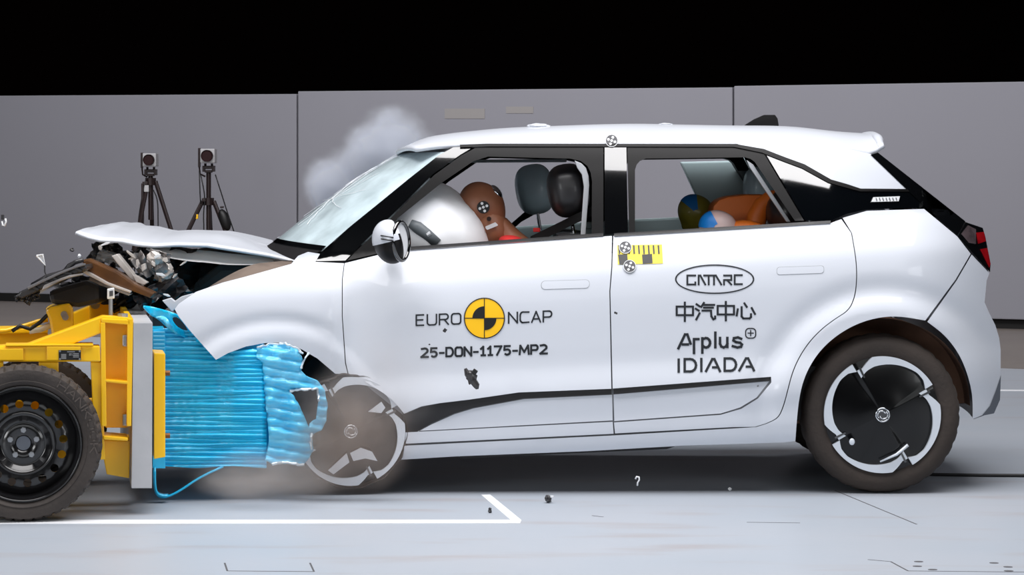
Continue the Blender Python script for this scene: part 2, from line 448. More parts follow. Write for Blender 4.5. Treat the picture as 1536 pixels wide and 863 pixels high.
wall_panel(-900, 444.5, 149, 141, 0); wall_panel(447, 1098.5, 137, 131, -.03); wall_panel(1101, 2300, 129, 111, -.05)
for x0, x1, y0, y1 in [(667, 727, 163, 178), (759, 800, 160, 170)]:
    bm = bmesh.new(); a, b = on_wall(x0, -.034), on_wall(x1, -.034)
    prism(bm, [Vector((p.x, p.y, CH - (y - CY) / F * p.y)) for p, y in ((a, y0), (b, y0), (b, y1), (a, y1))], wn * .003)
    mkbm('paper_strip', bm, mat('paper_strip', (150, 147, 146), .8), wall)
bm = bmesh.new(); a, b = on_wall(-900, -.01), on_wall(2300, -.01); prism(bm, [a, b, b + Vector((0, 0, .085)), a + Vector((0, 0, .085))], wn * .06)
tag(mkbm('baseboard_back', bm, M['plinth']), 'black plinth under the grey wall panels', None, None, 'structure')
# brown-grey floor strip along the wall
sA, sB = on_wall(-900, -4.6), on_wall(2300, -4.6); eA, eB = on_wall(-900, 0), on_wall(2300, 0)
flat('floor_strip', [sA, sB, eB, eA], M['floor2'], .003)
bm = bmesh.new(); box(bm, (0, 36.5, 5), (40, .2, 10)); tag(mkbm('wall_far', bm, M['hall']), 'black far wall of the unlit hall', None, None, 'structure')

# ------------------------------------------------------------------ the car's side shape
STRIPE = [(604, 623), (632, 611), (660, 606), (702, 601), (778, 590), (900, 585), (1157, 566)]
PROF = [(0, .135), (.08, .09), (.16, .05), (.22, .034), (.32, .022), (.5, .014), (.6, .009), (.7, -.010), (.77, -.014), (.85, 0), (.93, .006), (1.0, .03), (1.06, .1)]
GREEN = [(0, .135), (.25, .167), (.5, .202), (.75, .242), (1, .293), (1.2, .36)]
def side_d(x, y):
    yb = 353 - .0735 * (x - 920); ys = 676.5 - .048 * (x - 892)
    v = (y - yb) / (ys - yb)
    if v < 0: d = curve_tab(GREEN, (yb - y) / (yb - 218)); d += (.10 * ((x - 1180) / 150) ** 2 if x > 1180 else 0)
    else: d = curve_tab(PROF, v)
    if x > 1090 and v > 0:
        r = math.hypot(x - 1325, y - 622)
        d += .011 * math.exp(-((r - 190) / 15) ** 2) - .022 * sstep((185 - r) / 32)
    if x > 1330: d += .30 * (min(x - 1330, 175) / 165) ** 2.6 * (1 if v > 0 else max(0, 1 + v * .8))
    if x < 560 and v > -.05:
        r = math.hypot((x - 415) * .8, (y - 625) * .95)
        d += .012 * math.exp(-((r - 137) / 10) ** 2) * sstep((520 - x) / 60) - .008 * sstep((132 - r) / 18)
    if x < 500: d -= .34 * (min(500 - x, 240) / 190) ** 1.15
    if 520 < x < 680: d += .010 * math.sin((x - 520) / 22 + y / 60) * sstep((680 - x) / 90) * sstep((y - 395) / 60)     # buckled door skin
    return d
def low_d(x, y):        # the sunken lower door panel
    return side_d(x, y) + .012 + .010 * sstep((640 - y + (920 - x) * .05) / 40)
def off(fn, q): return lambda x, y: fn(x, y) + q

car = empty('car', (W(900, 741, Y0).x, YC, 0))
tag(car, 'white hatchback with crushed front and buckled hood, black pillars and test lettering on its doors', 'car')
def both(name, poly, dfun, m, step=8, flange=.02, holes=(), parent=None, parent2=None):
    sh = tri_fill(poly, step, holes)
    a = panel(name, poly, dfun, m, parent or car, step, flange, holes, False, sh)
    b = panel(name, poly, dfun, m, parent2 or car, step, flange, holes, True, sh)
    return a, b

ARCH = [(1193, 662), (1197, 607), (1205, 569), (1222, 536), (1247, 509), (1280, 488), (1313, 477), (1347, 474), (1388, 481)]
ARCH2 = [(1391, 483), (1418, 503), (1443, 537), (1459, 587), (1459, 629)]
ARCH = smooth_poly(ARCH, 3, False); ARCH2 = smooth_poly(ARCH2, 3, False)
DOOR_R = [(1134, 641), (1150, 636), (1168, 628), (1176, 610), (1182, 587), (1189, 560), (1199, 537), (1214, 514), (1232, 495), (1253, 479), (1274, 466), (1283, 446), (1286, 420), (1285, 390), (1278, 350), (1264, 327)]
DOOR_R = [DOOR_R[0]] + smooth_poly(DOOR_R[1:-1], 2, False) + [DOOR_R[-1]]
quarter = ARCH[::-1] + [(1175, 664), (1021, 669), (883, 677), (683, 685), (600, 690), (607, 669), (921, 653.5), (1100, 643)] + DOOR_R + [(1300, 316.5), (1386, 313.5), (1436, 355), (1456, 381), (1433, 420)]
def body_d(x, y):
    ybb = 353 - .0735 * (x - 920) + .5
    return side_d(x, max(y, ybb)) + max(0, ybb - y) * .0012
both('body_side', quarter, body_d, M['white'], 6)
bump = [(1457.5, 382), (1484, 410), (1480, 421), (1477, 454), (1484, 470), (1493, 488), (1499, 508), (1501, 525), (1501, 565), (1499, 600), (1490, 619), (1474, 623)] + ARCH2[::-1] + [(1435, 421)]
rb, rb2 = both('rear_bumper', bump, side_d, M['white'], 7, .05)
panel('diffuser_insert', [(1501.5, 563), (1500, 600), (1491, 620.5), (1473, 624), (1485, 609), (1494, 586)], off(side_d, -.004), M['diff'], rb, 6, .02)
fd_poly = [(517, 395), (590, 377), (918, 354), (917, 400), (914, 437), (917, 583.5), (778, 589), (702, 600), (660, 605), (632, 610), (606, 621), (600, 613), (588, 600), (575, 590), (548, 573), (523, 562), (519, 545), (514, 475), (514, 420)]
fd, fd2 = both('front_door', fd_poly, side_d, M['white'])
both('lower_panel', [(627, 648), (648, 636.5), (682, 621.5), (710, 613), (786, 599), (918, 592.5), (919, 631), (627, 646.8)], low_d, M['white'], 8, .03, (), fd, fd2)
both('lower_edge', [(608, 649), (919, 633), (920.5, 651), (607, 666)], off(side_d, .006), M['white'], 8, .03, (), fd, fd2)
both('cladding_strip', [(604, 623)] + STRIPE[1:6] + [(917, 584.3), (917, 591.5), (785, 598), (709, 612), (681, 620.5), (646, 635.5), (625, 648.5), (607, 650)], off(side_d, .014), M['trim'], 8, .03, (), fd, fd2)
rd_poly = [(1204, 335), (1244, 335.5), (1262, 329)] + [(x - 1.4, y - .5) for x, y in DOOR_R[::-1][1:]] + [(1100, 641), (922.5, 650.5), (921, 634), (1081, 622.6), (1112, 613.5), (1137, 598), (1157, 574), (1156.5, 565.5), (919, 583.2), (915.6, 437), (918.6, 400), (920, 354)]
rd, rd2 = both('rear_door', rd_poly, side_d, M['white'])
both('lower_panel', [(920.5, 592), (1154, 572), (1135, 596.5), (1110, 611.5), (1081, 620.6), (921.5, 632)], low_d, M['white'], 8, .03, (), rd, rd2)
both('cladding_strip', [(920.3, 584), (1157, 566), (1154, 571.5), (920.5, 591.5)], off(side_d, .008), M['trim'], 8, .03, (), rd, rd2)
FEND = [(473, 393), (480, 381), (462, 378), (447, 384), (437, 396), (369, 415), (334, 424), (294, 438), (268, 456), (262, 464), (268, 475), (283, 494), (306, 520), (324, 540), (342, 530), (369, 520), (397, 515), (421, 514), (452, 524), (476, 538), (503, 561), (521.5, 561.5), (517.5, 545), (512.8, 475), (512.8, 420), (516, 395)]
fender, fender2 = both('fender', FEND, side_d, M['white'], 7)
# dark structure behind the skins, so the gaps read dark
both('inner_side', [(520, 416), (600, 402), (918, 380), (1270, 358), (1300, 340), (1380, 335), (1436, 378), (1452, 404), (1400, 478)] + ARCH[::-1][1:] + [(883, 676), (612, 688), (607, 625), (545, 575), (524, 562)], off(side_d, .024), M['seamgrey'], 16, .01)
# pillars and window frames
both('a_pillar', [(474, 392), (483, 376), (525, 340), (567, 306), (611, 270), (658, 233), (680, 221), (712, 219.5), (690, 232.5), (650, 261), (600, 311), (566, 344), (532, 376.5), (518, 391)], off(side_d, .004), M['black'], 8, .05)
ff, _ = both('window_frame', [(521, 391), (533, 378), (567, 346), (601, 313), (651, 263), (691, 234), (713, 222), (740, 219.5), (905, 220), (905, 352), (887.5, 353), (888, 272), (886, 259), (881, 249), (871, 241.5), (855, 238), (732, 235), (710, 242), (663, 274), (597, 327), (588, 342), (590, 375)], side_d, M['frame'], 7, .06, (), fd, fd2)
ins, ins2 = both('b_pillar', [(907, 220.5), (939.5, 220.5), (942, 349), (907, 352)], off(side_d, -.001), M['black'], 7, .05)
both('window_frame', [(941, 220.5), (1112, 220), (1143, 226), (1206, 331), (1192.5, 331.5), (1132, 243), (1126, 238.5), (1117, 236), (969, 238), (960, 241.5), (955, 247), (952.5, 255), (952.5, 348), (943.5, 349)], side_d, M['frame'], 7, .06, (), rd, rd2)
both('window_seal', [(596, 371.5), (905, 349.5), (905, 354), (596, 376.5)], off(side_d, -.006), M['trim'], 8, .03, (), fd, fd2)
both('window_seal', [(921, 350), (1246, 331), (1246, 335), (921, 354.5)], off(side_d, -.006), M['trim'], 8, .03, (), rd, rd2)
def glass_d(x, y):
    ybb = 353 - .0735 * (x - 920)
    return side_d(x, min(y, ybb - 1)) - max(0, y - ybb + 1) * .0009
qg, qg2 = both('quarter_glass', [(1146, 226.5), (1178, 238.5), (1207, 249), (1247, 272), (1270, 278.5), (1291, 285.5), (1362, 286), (1387, 311.5), (1300, 314.5), (1270, 321), (1246, 331.5), (1208, 331)], glass_d, M['darkglass'], 7, .03)
panel('badge', [(1310, 296), (1350, 294.5), (1348, 302), (1307, 303)], off(glass_d, -.006), M['white_dec'], qg, 6, .006)
decal('badge_lettering', ribbon_pts([[(1314 + k * 5, 297), (1315.5 + k * 5, 301)] for k in range(7)], 1), off(glass_d, -.007), M['letter'], qg)
both('roof_moulding', [(690, 217), (730, 215.6), (920, 215.8), (1103, 216), (1146, 223.5), (1178, 236), (1207, 246.5), (1247, 269.5), (1270, 276), (1291, 283), (1361, 283.6), (1364, 287.5), (1290, 287), (1268, 281), (1243, 274), (1203, 252), (1176, 242), (1143, 229), (1101, 220.3), (920, 220), (730, 219.8), (690, 221)], off(side_d, -.005), M['frame'], 6, .02)
RAIL = [(624, 222), (655, 217.5), (685, 216), (730, 214.5), (920, 215), (1103, 215), (1150, 216), (1200, 217.5), (1260, 221), (1306, 229)]
both('c_pillar', [(1103, 215), (1150, 216), (1200, 217.5), (1260, 221), (1306, 231), (1334, 257), (1360, 284), (1291, 283.5), (1270, 276.5), (1247, 270), (1207, 247), (1178, 236.5), (1146, 224.5), (1112, 218)], side_d, M['white'], 7, .03)
dp, dp2 = both('rear_pillar', [(1306, 232.5), (1317, 229), (1448, 332), (1436, 353.5), (1388, 311)], off(side_d, -.003), M['black'], 7, .05)
tl, tl2 = both('tail_light', [(1437, 354.5), (1449, 333.5), (1474, 342), (1478, 355), (1486, 396), (1485, 408.5)], off(side_d, -.004), M['black'], 6, .06)
panel('lens', [(1464, 349), (1476, 348), (1479, 362), (1467, 366)], off(side_d, -.008), M['red'], tl, 5, .006)
panel('lens', [(1470, 374), (1481, 372), (1486, 396), (1484, 402)], off(side_d, -.008), M['red'], tl, 5, .006)
panel('lens', [(1442, 351), (1452, 338), (1464, 344), (1464, 366), (1453, 364)], off(side_d, -.008), M['clear'], tl, 5, .006)

# roof: from the near rail over the crown to the far rail
def px_to_world_tab(tab, Y): return [((x - CX) / F * Y, CH - (y - CY) / F * Y) for x, y in tab]
rail_w = []
for x, y in RAIL + [(1325, 216)]:
    p = W(x, y, Y0 + (side_d(x, y) if x < 1310 else side_d(1306, 229) + .03)); rail_w.append((p.x, p.y, p.z))
CROWN = [(600, 226), (640, 208), (670, 202), (710, 197), (760, 192), (815, 189), (920, 187), (1000, 187), (1100, 187.5), (1180, 190), (1250, 197), (1330, 202), (1345, 205)]
crown_w = px_to_world_tab(CROWN, YC)
def roof_pt(s, t, dz=0):
    """s along the car 0..1, t across 0..1"""
    Xs = rail_w[0][0] + (rail_w[-1][0] - rail_w[0][0]) * s
    ye = lerp_tab([(p[0], p[1]) for p in rail_w], Xs); ze = lerp_tab([(p[0], p[2]) for p in rail_w], Xs)
    q = abs(2 * t - 1); k = 1 - q ** 2.3
    fx = -.11 * k * (1 - sstep(s / .35)) + .02 * k * sstep((s - .8) / .2)
    zc = curve_tab(crown_w, Xs + fx)
    Y = ye + (2 * YC - 2 * ye) * t
    wob = .006 * noise.noise(Vector((Xs * 2.6, Y * 2.6, 3))) * k
    return Vector((Xs + fx, Y, ze + (zc - ze) * k + dz + wob))
def roof_mesh(name, m, dz, ns=60, nt=26, s0=0., s1=1., t0=0, t1=1):
    V = []; Fc = []
    for i in range(ns + 1):
        for j in range(nt + 1): V.append(roof_pt(s0 + (s1 - s0) * i / ns, t0 + (t1 - t0) * j / nt, dz))
    for i in range(ns):
        for j in range(nt): a = i * (nt + 1) + j; Fc.append((a, a + nt + 1, a + nt + 2, a + 1))
    return mk(name, V, Fc, m, car, True)
roof = roof_mesh('roof', M['white'], 0)
so = roof.modifiers.new('thick', 'SOLIDIFY'); so.thickness = .018; so.offset = -1
hl = roof_mesh('headliner', M['liner'], -.05, 40, 16, .06, .93, .03, .97)
# wrinkle of lifted paint on the roof
bm = bmesh.new(); ellipsoid(bm, roof_pt(.27, .38) + Vector((0, 0, .002)), (.05, .04, .012), fn=lambda p: p * (1 + .25 * noise.noise(p * 2.4))); mkbm('roof_dent', bm, M['white'], roof, True)
bm = bmesh.new(); ellipsoid(bm, roof_pt(.545, .42) + Vector((0, 0, .0)), (.03, .03, .006), fn=lambda p: p * (1 + .25 * noise.noise(p * 2.4))); mkbm('roof_dent', bm, M['white'], roof, True)
# spoiler tip
bm = bmesh.new(); tips = [roof_pt(1, t) for t in [i / 24 for i in range(25)]]
tube(bm, [p + Vector((-.012, 0, -.014)) for p in tips], [.012 + .012 * min(1, 6 * min(i, 24 - i) / 24) for i in range(25)], 10); mkbm('spoiler', bm, M['white'], car, True)
# antenna fin
bm = bmesh.new(); c = roof_pt(.735, .5)
fin = [W(x, y, YC) for x, y in [(1117, 188), (1131, 179), (1146, 172.5), (1162, 172.5), (1166, 178), (1168, 190), (1140, 191), (1117, 190)]]
prism(bm, [p - Vector((0, .018, 0)) for p in fin], (0, .036, 0), .007); mkbm('antenna_fin', bm, M['frame'], car, 'auto')

# windscreen
WE = [(483, 377), (525, 340), (567, 306), (611, 270), (657, 235), (676, 221.5)]
we = [W(x, y, Y0 + side_d(x, y) + .004) for x, y in WE]
WC = [(412, 362), (448, 333), (487, 302), (543, 264), (590, 236), (618, 223)]
wc = [W(x, y, YC) for x, y in WC]
def strip_pt(tab, s):
    s *= len(tab) - 1; i = min(int(s), len(tab) - 2); return tab[i].lerp(tab[i + 1], s - i)
def screen_pt(s, t):
    a, b = strip_pt(we, s), strip_pt(wc, s); q = abs(2 * t - 1); k = 1 - q ** 2.2
    p = a.lerp(b, k); p.y = a.y + (2 * YC - 2 * a.y) * t; return p
def grid(fn, ns, nt, s0=0, s1=1, t0=0, t1=1):
    V = [fn(s0 + (s1 - s0) * i / ns, t0 + (t1 - t0) * j / nt) for i in range(ns + 1) for j in range(nt + 1)]
    return V, [(i * (nt + 1) + j, (i + 1) * (nt + 1) + j, (i + 1) * (nt + 1) + j + 1, i * (nt + 1) + j + 1) for i in range(ns) for j in range(nt)]
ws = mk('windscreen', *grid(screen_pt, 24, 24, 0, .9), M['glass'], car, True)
mk('windscreen_border', *grid(screen_pt, 4, 24, .9, 1), M['black'], ws, True)
mk('windscreen_border', *grid(lambda s, t: screen_pt(s, t) + Vector((-.003, 0, .004)), 2, 24, 0, .035), M['black'], ws, True)
# cracks radiating in the windscreen
bm = bmesh.new()
for cs, ct in ((.42, .3), (.7, .55)):
    for k in range(9):
        a = k * .7 + random.random() * .4; pts = []
        for j in range(7):
            rr = .03 * j; s = cs + rr * math.cos(a) * 1.4 + random.uniform(-.008, .008); t = ct + rr * math.sin(a) + random.uniform(-.008, .008)
            if .02 < s < .88 and .04 < t < .96: pts.append(screen_pt(s, t) + Vector((-.003, 0, .004)))
        if len(pts) > 2: tube(bm, pts, .0011, 4)
cr = mkbm('glass_crack', bm, M['white_dec'], ws); cr['kind'] = 'stuff'
# hood
HN = [(114, 347), (122, 351), (133, 355.5), (150, 360), (181, 361.5), (205, 366), (231, 368), (264, 366), (311, 367), (358, 374), (405, 382), (445, 391)]
hn = [W(x, y, Y0 + .16 - .14 * sstep((300 - x) / 200)) for x, y in HN]
def hood_pt(s, t, dz=0):
    a = strip_pt(hn, s); q = abs(2 * t - 1); k = 1 - q ** 2.2
    crown = (.052 - .018 * s) * (.3 + .7 * sstep(s / .22))
    nose = (1 - sstep(s / .4)); p = a.copy()
    p.x += .015 * k * nose + .05 * sstep((t - .55) / .45) * nose - .17 * k * sstep((s - .72) / .28)
    p.z += crown * k + dz + .012 * sstep((s - .7) / .3) * k + .006 * noise.noise(Vector((p.x * 4, t * 5, 1)))
    p.y = a.y + (2 * YC - 2 * a.y) * t
    return p
hood = mk('hood', *grid(hood_pt, 66, 24), M['white'], car, True)
so = hood.modifiers.new('thick', 'SOLIDIFY'); so.thickness = .012; so.offset = -1
mk('hood_liner', *grid(lambda s, t: hood_pt(.02 + .96 * s, .015 + .97 * t, -.016), 40, 20), M['hoodin'], hood, True)
def under_pt(s, t):
    return hood_pt(.5 + .48 * s, .01 + .1 * t) + Vector((0, 0, -.022 - .055 * math.sin(math.pi * min(1, s * 1.05)) * (1 - t * .6)))
mk('hood_flange', *grid(under_pt, 24, 4), M['hoodin'], hood, True)
# cowl between hood and windscreen
def cowl_pt(s, t):
    a = screen_pt(0.01, t); b = hood_pt(.97, t) + Vector((0, 0, -.02)); return b.lerp(a, s)
mk('cowl', *grid(cowl_pt, 3, 20), M['trim'], car, True)
# rear end across the car
REAR = [(1317, 229), (1380, 279), (1448, 332), (1477, 350), (1485, 400), (1479, 424), (1477, 454), (1493, 488), (1500, 525), (1500, 570), (1497, 603), (1488, 620), (1462, 629)]
rw = [W(x, y, Y0 + side_d(x, y) + .01) for x, y in REAR]
def rear_pt(i0, i1):
    def fn(s, t):
        a = strip_pt(rw[i0:i1 + 1], s); p = a.copy(); p.x += .045 * math.sin(math.pi * t) - .004; p.y = a.y + (2 * YC - 2 * a.y) * t; return p
    return fn
for nm, a, b, m in (('rear_window', 0, 2, M['darkglass']), ('tailgate', 2, 6, M['white']), ('rear_bumper_face', 6, 12, M['white'])):
    mk(nm, *grid(rear_pt(a, b), 10, 14), m, car, True)
# underbody, pitched with the car
bm = bmesh.new()
ub = [W(x, y, Y0 + .1) for x, y in [(560, 676), (700, 668), (1180, 644), (1240, 600), (1400, 590), (1400, 550), (1180, 550), (560, 600)]]
prism(bm, ub, (0, 1.55, 0)); mkbm('underbody', bm, M['gap'], car)
bm = bmesh.new(); prism(bm, [W(x, y, Y0 + .12) for x, y in [(690, 688), (1000, 674), (1020, 668), (1000, 660), (690, 676)]], (0, 1.4, 0)); mkbm('underbody_rail', bm, M['trim'], car)

# rear arch liner and bay
def arc_pts(c, r, a0, a1, n): return [(c[0] + r * math.cos(math.radians(a0 + (a1 - a0) * i / n)), c[1] - r * math.sin(math.radians(a0 + (a1 - a0) * i / n))) for i in range(n + 1)]
M['archliner'] = mat('dusty_wheel_arch', (128, 94, 74), .85, 0, 0, .6, 7, (84, 60, 48))
for mir in (False, True):
    V = []; Fc = []; ap = arc_pts((1327, 620), 140, 2, 192, 30)
    for x, y in ap:
        for d in (.03 + max(0, side_d(x, y)), .34):
            p = W(x, y, Y0 + .0) ; p.y += d
            if mir: p.y = 2 * YC - p.y
            V.append(p)
    for i in range(len(ap) - 1): Fc.append((2 * i, 2 * i + 1, 2 * i + 3, 2 * i + 2))
    s = len(V); 
    for x, y in ap:
        p = W(x, y, Y0); p.y += .34
        if mir: p.y = 2 * YC - p.y
        V.append(p)
    Fc.append(tuple(range(s, len(V))))
    mk('wheel_arch', V, Fc, M['archliner'], car)

# ------------------------------------------------------------------ car wheels
def polar(c, r, a, Y): return W(c[0] + r * math.cos(math.radians(a)), c[1] - r * math.sin(math.radians(a)), Y)
def car_wheel(name, cpx, Yf, rt, rr, tab0, parent, flat_tyre=False, yaw=0, label=None, mirror=False):
    sc = Yf / F; c = W(cpx[0], cpx[1], Yf)
    if mirror: c.y = 2 * YC - c.y
    wheel = empty(name, c, parent)
    if label: wheel['label'] = label
    ax = Vector((math.sin(yaw), math.cos(yaw), 0)); ax = -ax if mirror else ax
    A_, S_, U_ = axes(ax)
    rt, rr = rt * sc, rr * sc
    prof = [(rr * .97, .012), (rr * 1.0, .0), (rr * 1.04, -.006), (rr + (rt - rr) * .3, -.012), (rr + (rt - rr) * .65, -.008), (rr + (rt - rr) * .88, .012), (rt * .985, .03), (rt, .05),
            (rt, .09), (rt * .992, .094), (rt, .098), (rt, .14), (rt * .992, .144), (rt, .148), (rt * .985, .185), (rr + (rt - rr) * .6, .21), (rr, .2)]
    def rf(j, k, r):
        if flat_tyre: return r * (1 + .02 * math.sin(k * .7)) if j > 2 else r
        return r - (.004 if 6 <= j <= 14 and k % 4 == 0 else 0)
    bm = bmesh.new(); lathe(bm, c, ax, prof, 128, rf); mkbm('tyre', bm, M['tyre'], wheel, True)
    # disc with four overlapping blades
    ts = -1 if mirror else 1
    def wp(r, a, h): a = math.radians(a); return c + A_ * h - S_ * (-math.cos(a)) * r * 1 + U_ * math.sin(a) * r if False else c + A_ * h + S_ * (math.cos(a) * r) + U_ * (math.sin(a) * r)
    # S_ for axis +y: up x ax = (0,0,1)x(0,1,0) = (-1,0,0): flip so that angles run as seen
    def wpt(r, a, h): a = math.radians(a); return c + A_ * h - S_ * (math.cos(a) * r) + U_ * (math.sin(a) * r)
    V = []; Fc = []; nr, na = 10, 96
    for i in range(nr + 1):
        for k in range(na):
            a = 360 * k / na; ph = ((tab0 - a) % 90) / 90; r = rr * .985 * i / nr
            h = -.018 + .020 * (i / nr) ** 2 + .006 * ph * sstep((i / nr - .15) / .4)
            V.append(wpt(r, a, h + .004))
    for i in range(nr):
        for k in range(na): Fc.append((i * na + k, i * na + (k + 1) % na, (i + 1) * na + (k + 1) % na, (i + 1) * na + k))
    mk('wheel_cover', V, Fc, M['cover'], wheel, True)
    OUT = [(0, .86), (7, .86), (20, .995), (60, .995), (89, .995)]; INN = [(0, .72), (10, .79), (20, .83), (45, .88), (70, .925), (80, .91), (89, .85)]
    for q in range(4):
        V = []; Fc = []; n = 40
        for i in range(n + 1):
            a = 89 * i / n
            for r_ in (lerp_tab(INN, a), lerp_tab(OUT, a)):
                for h in (-.016, .004): V.append(wpt(rr * r_, tab0 + 90 * q - a, h))
        for i in range(n):
            b = 4 * i
            Fc += [(b, b + 2, b + 6, b + 4), (b, b + 4, b + 5, b + 1), (b + 2, b + 3, b + 7, b + 6)]
        Fc += [(0, 1, 3, 2), (4 * n, 4 * n + 2, 4 * n + 3, 4 * n + 1)]
        s = mk('silver_blade', V, Fc, M['silver'], wheel)
        # dark notch line across the tab
        bm = bmesh.new(); a = tab0 + 90 * q - 4
        P = [wpt(rr * .70, a + 1.2, -.018), wpt(rr * .90, a + 1.2, -.018), wpt(rr * .90, a - 1.2, -.018), wpt(rr * .70, a - 1.2, -.018)]
        prism(bm, P, A_ * .004); mkbm('notch', bm, M['black'], wheel)
    # emblem: ring and twin crescents
    bm = bmesh.new(); e = rr * .115
    for r0, a0, a1, dx in ((e, 0, 360, 0), (e * .58, 20, 230, -.15), (e * .58, 200, 410, .15)):
        pts = [wpt(r0, a0 + (a1 - a0) * i / 24, -.022) + (-S_) * dx * e for i in range(25)]; tube(bm, pts, e * .13, 6, a1 - a0 < 360)
    mkbm('hub_emblem', bm, M['chrome'], wheel, True)
    bm = bmesh.new(); lathe(bm, c, ax, [(.0005, -.018), (e * 1.05, -.018), (e * 1.1, -.01)], 24); mkbm('hub_cap', bm, M['black'], wheel)
    bm = bmesh.new(); lathe(bm, c, ax, [(.0005, .03), (rr, .03), (rr, .19), (.0005, .19)], 32); mkbm('rim_barrel', bm, M['rim'], wheel)
    return wheel
RW = car_wheel('rear_wheel', (1323, 622), 11.455, 119.5, 88, 120, car)
car_wheel('rear_wheel', (1323, 622), 11.455, 119.5, 88, 120, car, mirror=True)
FW = car_wheel('front_wheel', (526, 647), 11.42, 87, 82, 118, car, True, -.10, 'front wheel with deflated tyre turned inward')
car_wheel('front_wheel', (480, 640), 11.42, 112, 83, 118, car, False, 0, mirror=True)
# bright broken reflector pieces stuck on the front cover
for poly in ([(492, 706), (520, 680), (524, 694), (500, 712)], [(525, 680), (541, 672), (558, 678), (566, 692), (548, 688), (530, 692)], [(552, 618), (572, 603), (578, 612), (572, 620)]):
    bm = bmesh.new(); prism(bm, [W(x, y, 11.385) for x, y in poly], (0, .006, 0)); mkbm('torn_foil', bm, M['silver'], FW)
for p0, p1 in (((1318, 692), (1358, 672)),):
    bm = bmesh.new(); tube(bm, [W(1320, 693, 11.425), W(1345, 682, 11.42), W(1362, 668, 11.42)], [.003, .006, .007], 8); mkbm('loose_trim', bm, M['silver'], RW, True)
bm = bmesh.new(); ellipsoid(bm, W(1278, 663, 11.42), (.012, .006, .014)); mkbm('valve_cap', bm, M['silver'], RW, True)

# ------------------------------------------------------------------ door furniture and lettering
def rr_poly(x0, y0, x1, y1, r, slope=0):
    P = []
    for cx, cy, a in ((x1 - r, y0 + r, 0), (x0 + r, y0 + r, 90), (x0 + r, y1 - r, 180), (x1 - r, y1 - r, 270)):
        for k in range(5):
            t = math.radians(a + 90 - 90 + k * 22.5); x = cx + r * math.cos(t); P.append((x, cy - r * math.sin(t) + slope * (x - x0)))
    return P
panel('door_handle_recess', rr_poly(811.6, 421.6, 884.4, 434.6, 5.8, -.03), off(side_d, -.0006), M['seamgrey'], fd, 6, .004)
panel('door_handle', rr_poly(812.2, 422, 884, 434.2, 5.5, -.03), off(side_d, -.002), M['white'], fd, 5, .002)
panel('door_handle_recess', rr_poly(1165.1, 400.9, 1236.0, 412.6, 4, -.035), off(side_d, -.0006), M['seamgrey'], rd, 6, .004)
panel('door_handle', rr_poly(1165.5, 401.3, 1235.6, 412.2, 4, -.035), off(side_d, -.002), M['white'], rd, 5, .002)

def arcp(cx, cy, rx, ry, a0, a1, n=8): return [(cx + rx * math.cos(math.radians(a0 + (a1 - a0) * i / n)), cy + ry * math.sin(math.radians(a0 + (a1 - a0) * i / n))) for i in range(n + 1)]
G = {
 'E': [[(.9, 1), (0, 1), (0, 0), (.9, 0)], [(0, .52), (.8, .52)]],
 'U': [[(0, 1)] + arcp(.28, .28, .28, .28, 180, 270, 5) + arcp(.72, .28, .28, .28, 270, 360, 5) + [(1, 1)]],
 'R': [[(0, 0), (0, 1)] + [(.6, 1)] + arcp(.65, .74, .3, .26, 90, -90, 8) + [(0, .48)], [(.52, .48), (.98, 0)]],
 'O': [arcp(.28, .28, .28, .28, 180, 270, 5) + arcp(.72, .28, .28, .28, 270, 360, 5) + arcp(.72, .72, .28, .28, 0, 90, 5) + arcp(.28, .72, .28, .28, 90, 180, 5) + [(0, .28)]],
 'N': [[(0, 0), (0, 1), (1, 0), (1, 1)]],
 'C': [[(1, .98)] + arcp(.32, .68, .32, .32, 90, 180, 5) + arcp(.32, .32, .32, .32, 180, 270, 5) + [(1, .02)]],
 'A': [[(0, 0), (.5, 1), (1, 0)], [(.2, .3), (.8, .3)]],
 'P': [[(0, 0), (0, 1), (.62, 1)] + arcp(.66, .72, .3, .28, 90, -90, 8) + [(0, .44)]],
 'D': [[(0, 0), (0, 1), (.5, 1)] + arcp(.5, .5, .48, .5, 90, -90, 10) + [(0, 0)]],
 'M': [[(0, 0), (.08, 1), (.5, .25), (.92, 1), (1, 0)]],
 'I': [[(.5, 0), (.5, 1)]],
 '1': [[(.1, .75), (.6, 1), (.6, 0)], [(.2, 0), (1, 0)]],
 '2': [[(.05, .95)] + arcp(.5, .72, .42, .28, 110, -30, 8) + [(0, 0), (1, 0)]],
 '5': [[(.9, 1), (.12, 1), (.08, .56), (.5, .6)] + arcp(.5, .3, .42, .3, 75, -130, 9)],
 '7': [[(0, 1), (1, 1), (.35, 0)]],
 '-': [[(.05, .42), (.95, .42)]],
 'K': [[(0, 0), (0, 1)], [(1, 1), (0, .42)], [(.3, .58), (1, 0)]],
 'H': [[(0, 0), (0, 1)], [(1, 0), (1, 1)], [(0, .5), (1, .5)]],
}
WID = {'I': .25, '-': .55, '1': .6, 'M': 1.15, 'E': .75}
def word(txt, x0, y0, x1, y1, h, wd, dfun, m, parent, gap=.28, name='lettering'):
    tot = sum(WID.get(c, .85) for c in txt) + gap * (len(txt) - 1); u = (x1 - x0) / tot; x = 0; lines = []
    sl = (y1 - y0) / (x1 - x0)
    for ch in txt:
        wch = WID.get(ch, .85)
        for ln in G[ch]:
            pts = []
            for gx, gy in ln:
                X = x0 + (x + gx * wch) * u; pts.append((X, y0 + sl * (X - x0) - gy * h))
            lines.append(pts)
        x += wch + gap
    return decal(name, ribbon_pts(lines, wd), dfun, m, parent)
word('EURO', 624.5, 488.5, 691, 486, 15.5, 2.3, side_d, M['letter'], fd)
word('NCAP', 763, 485, 828, 482.5, 15.8, 2.3, side_d, M['letter'], fd)
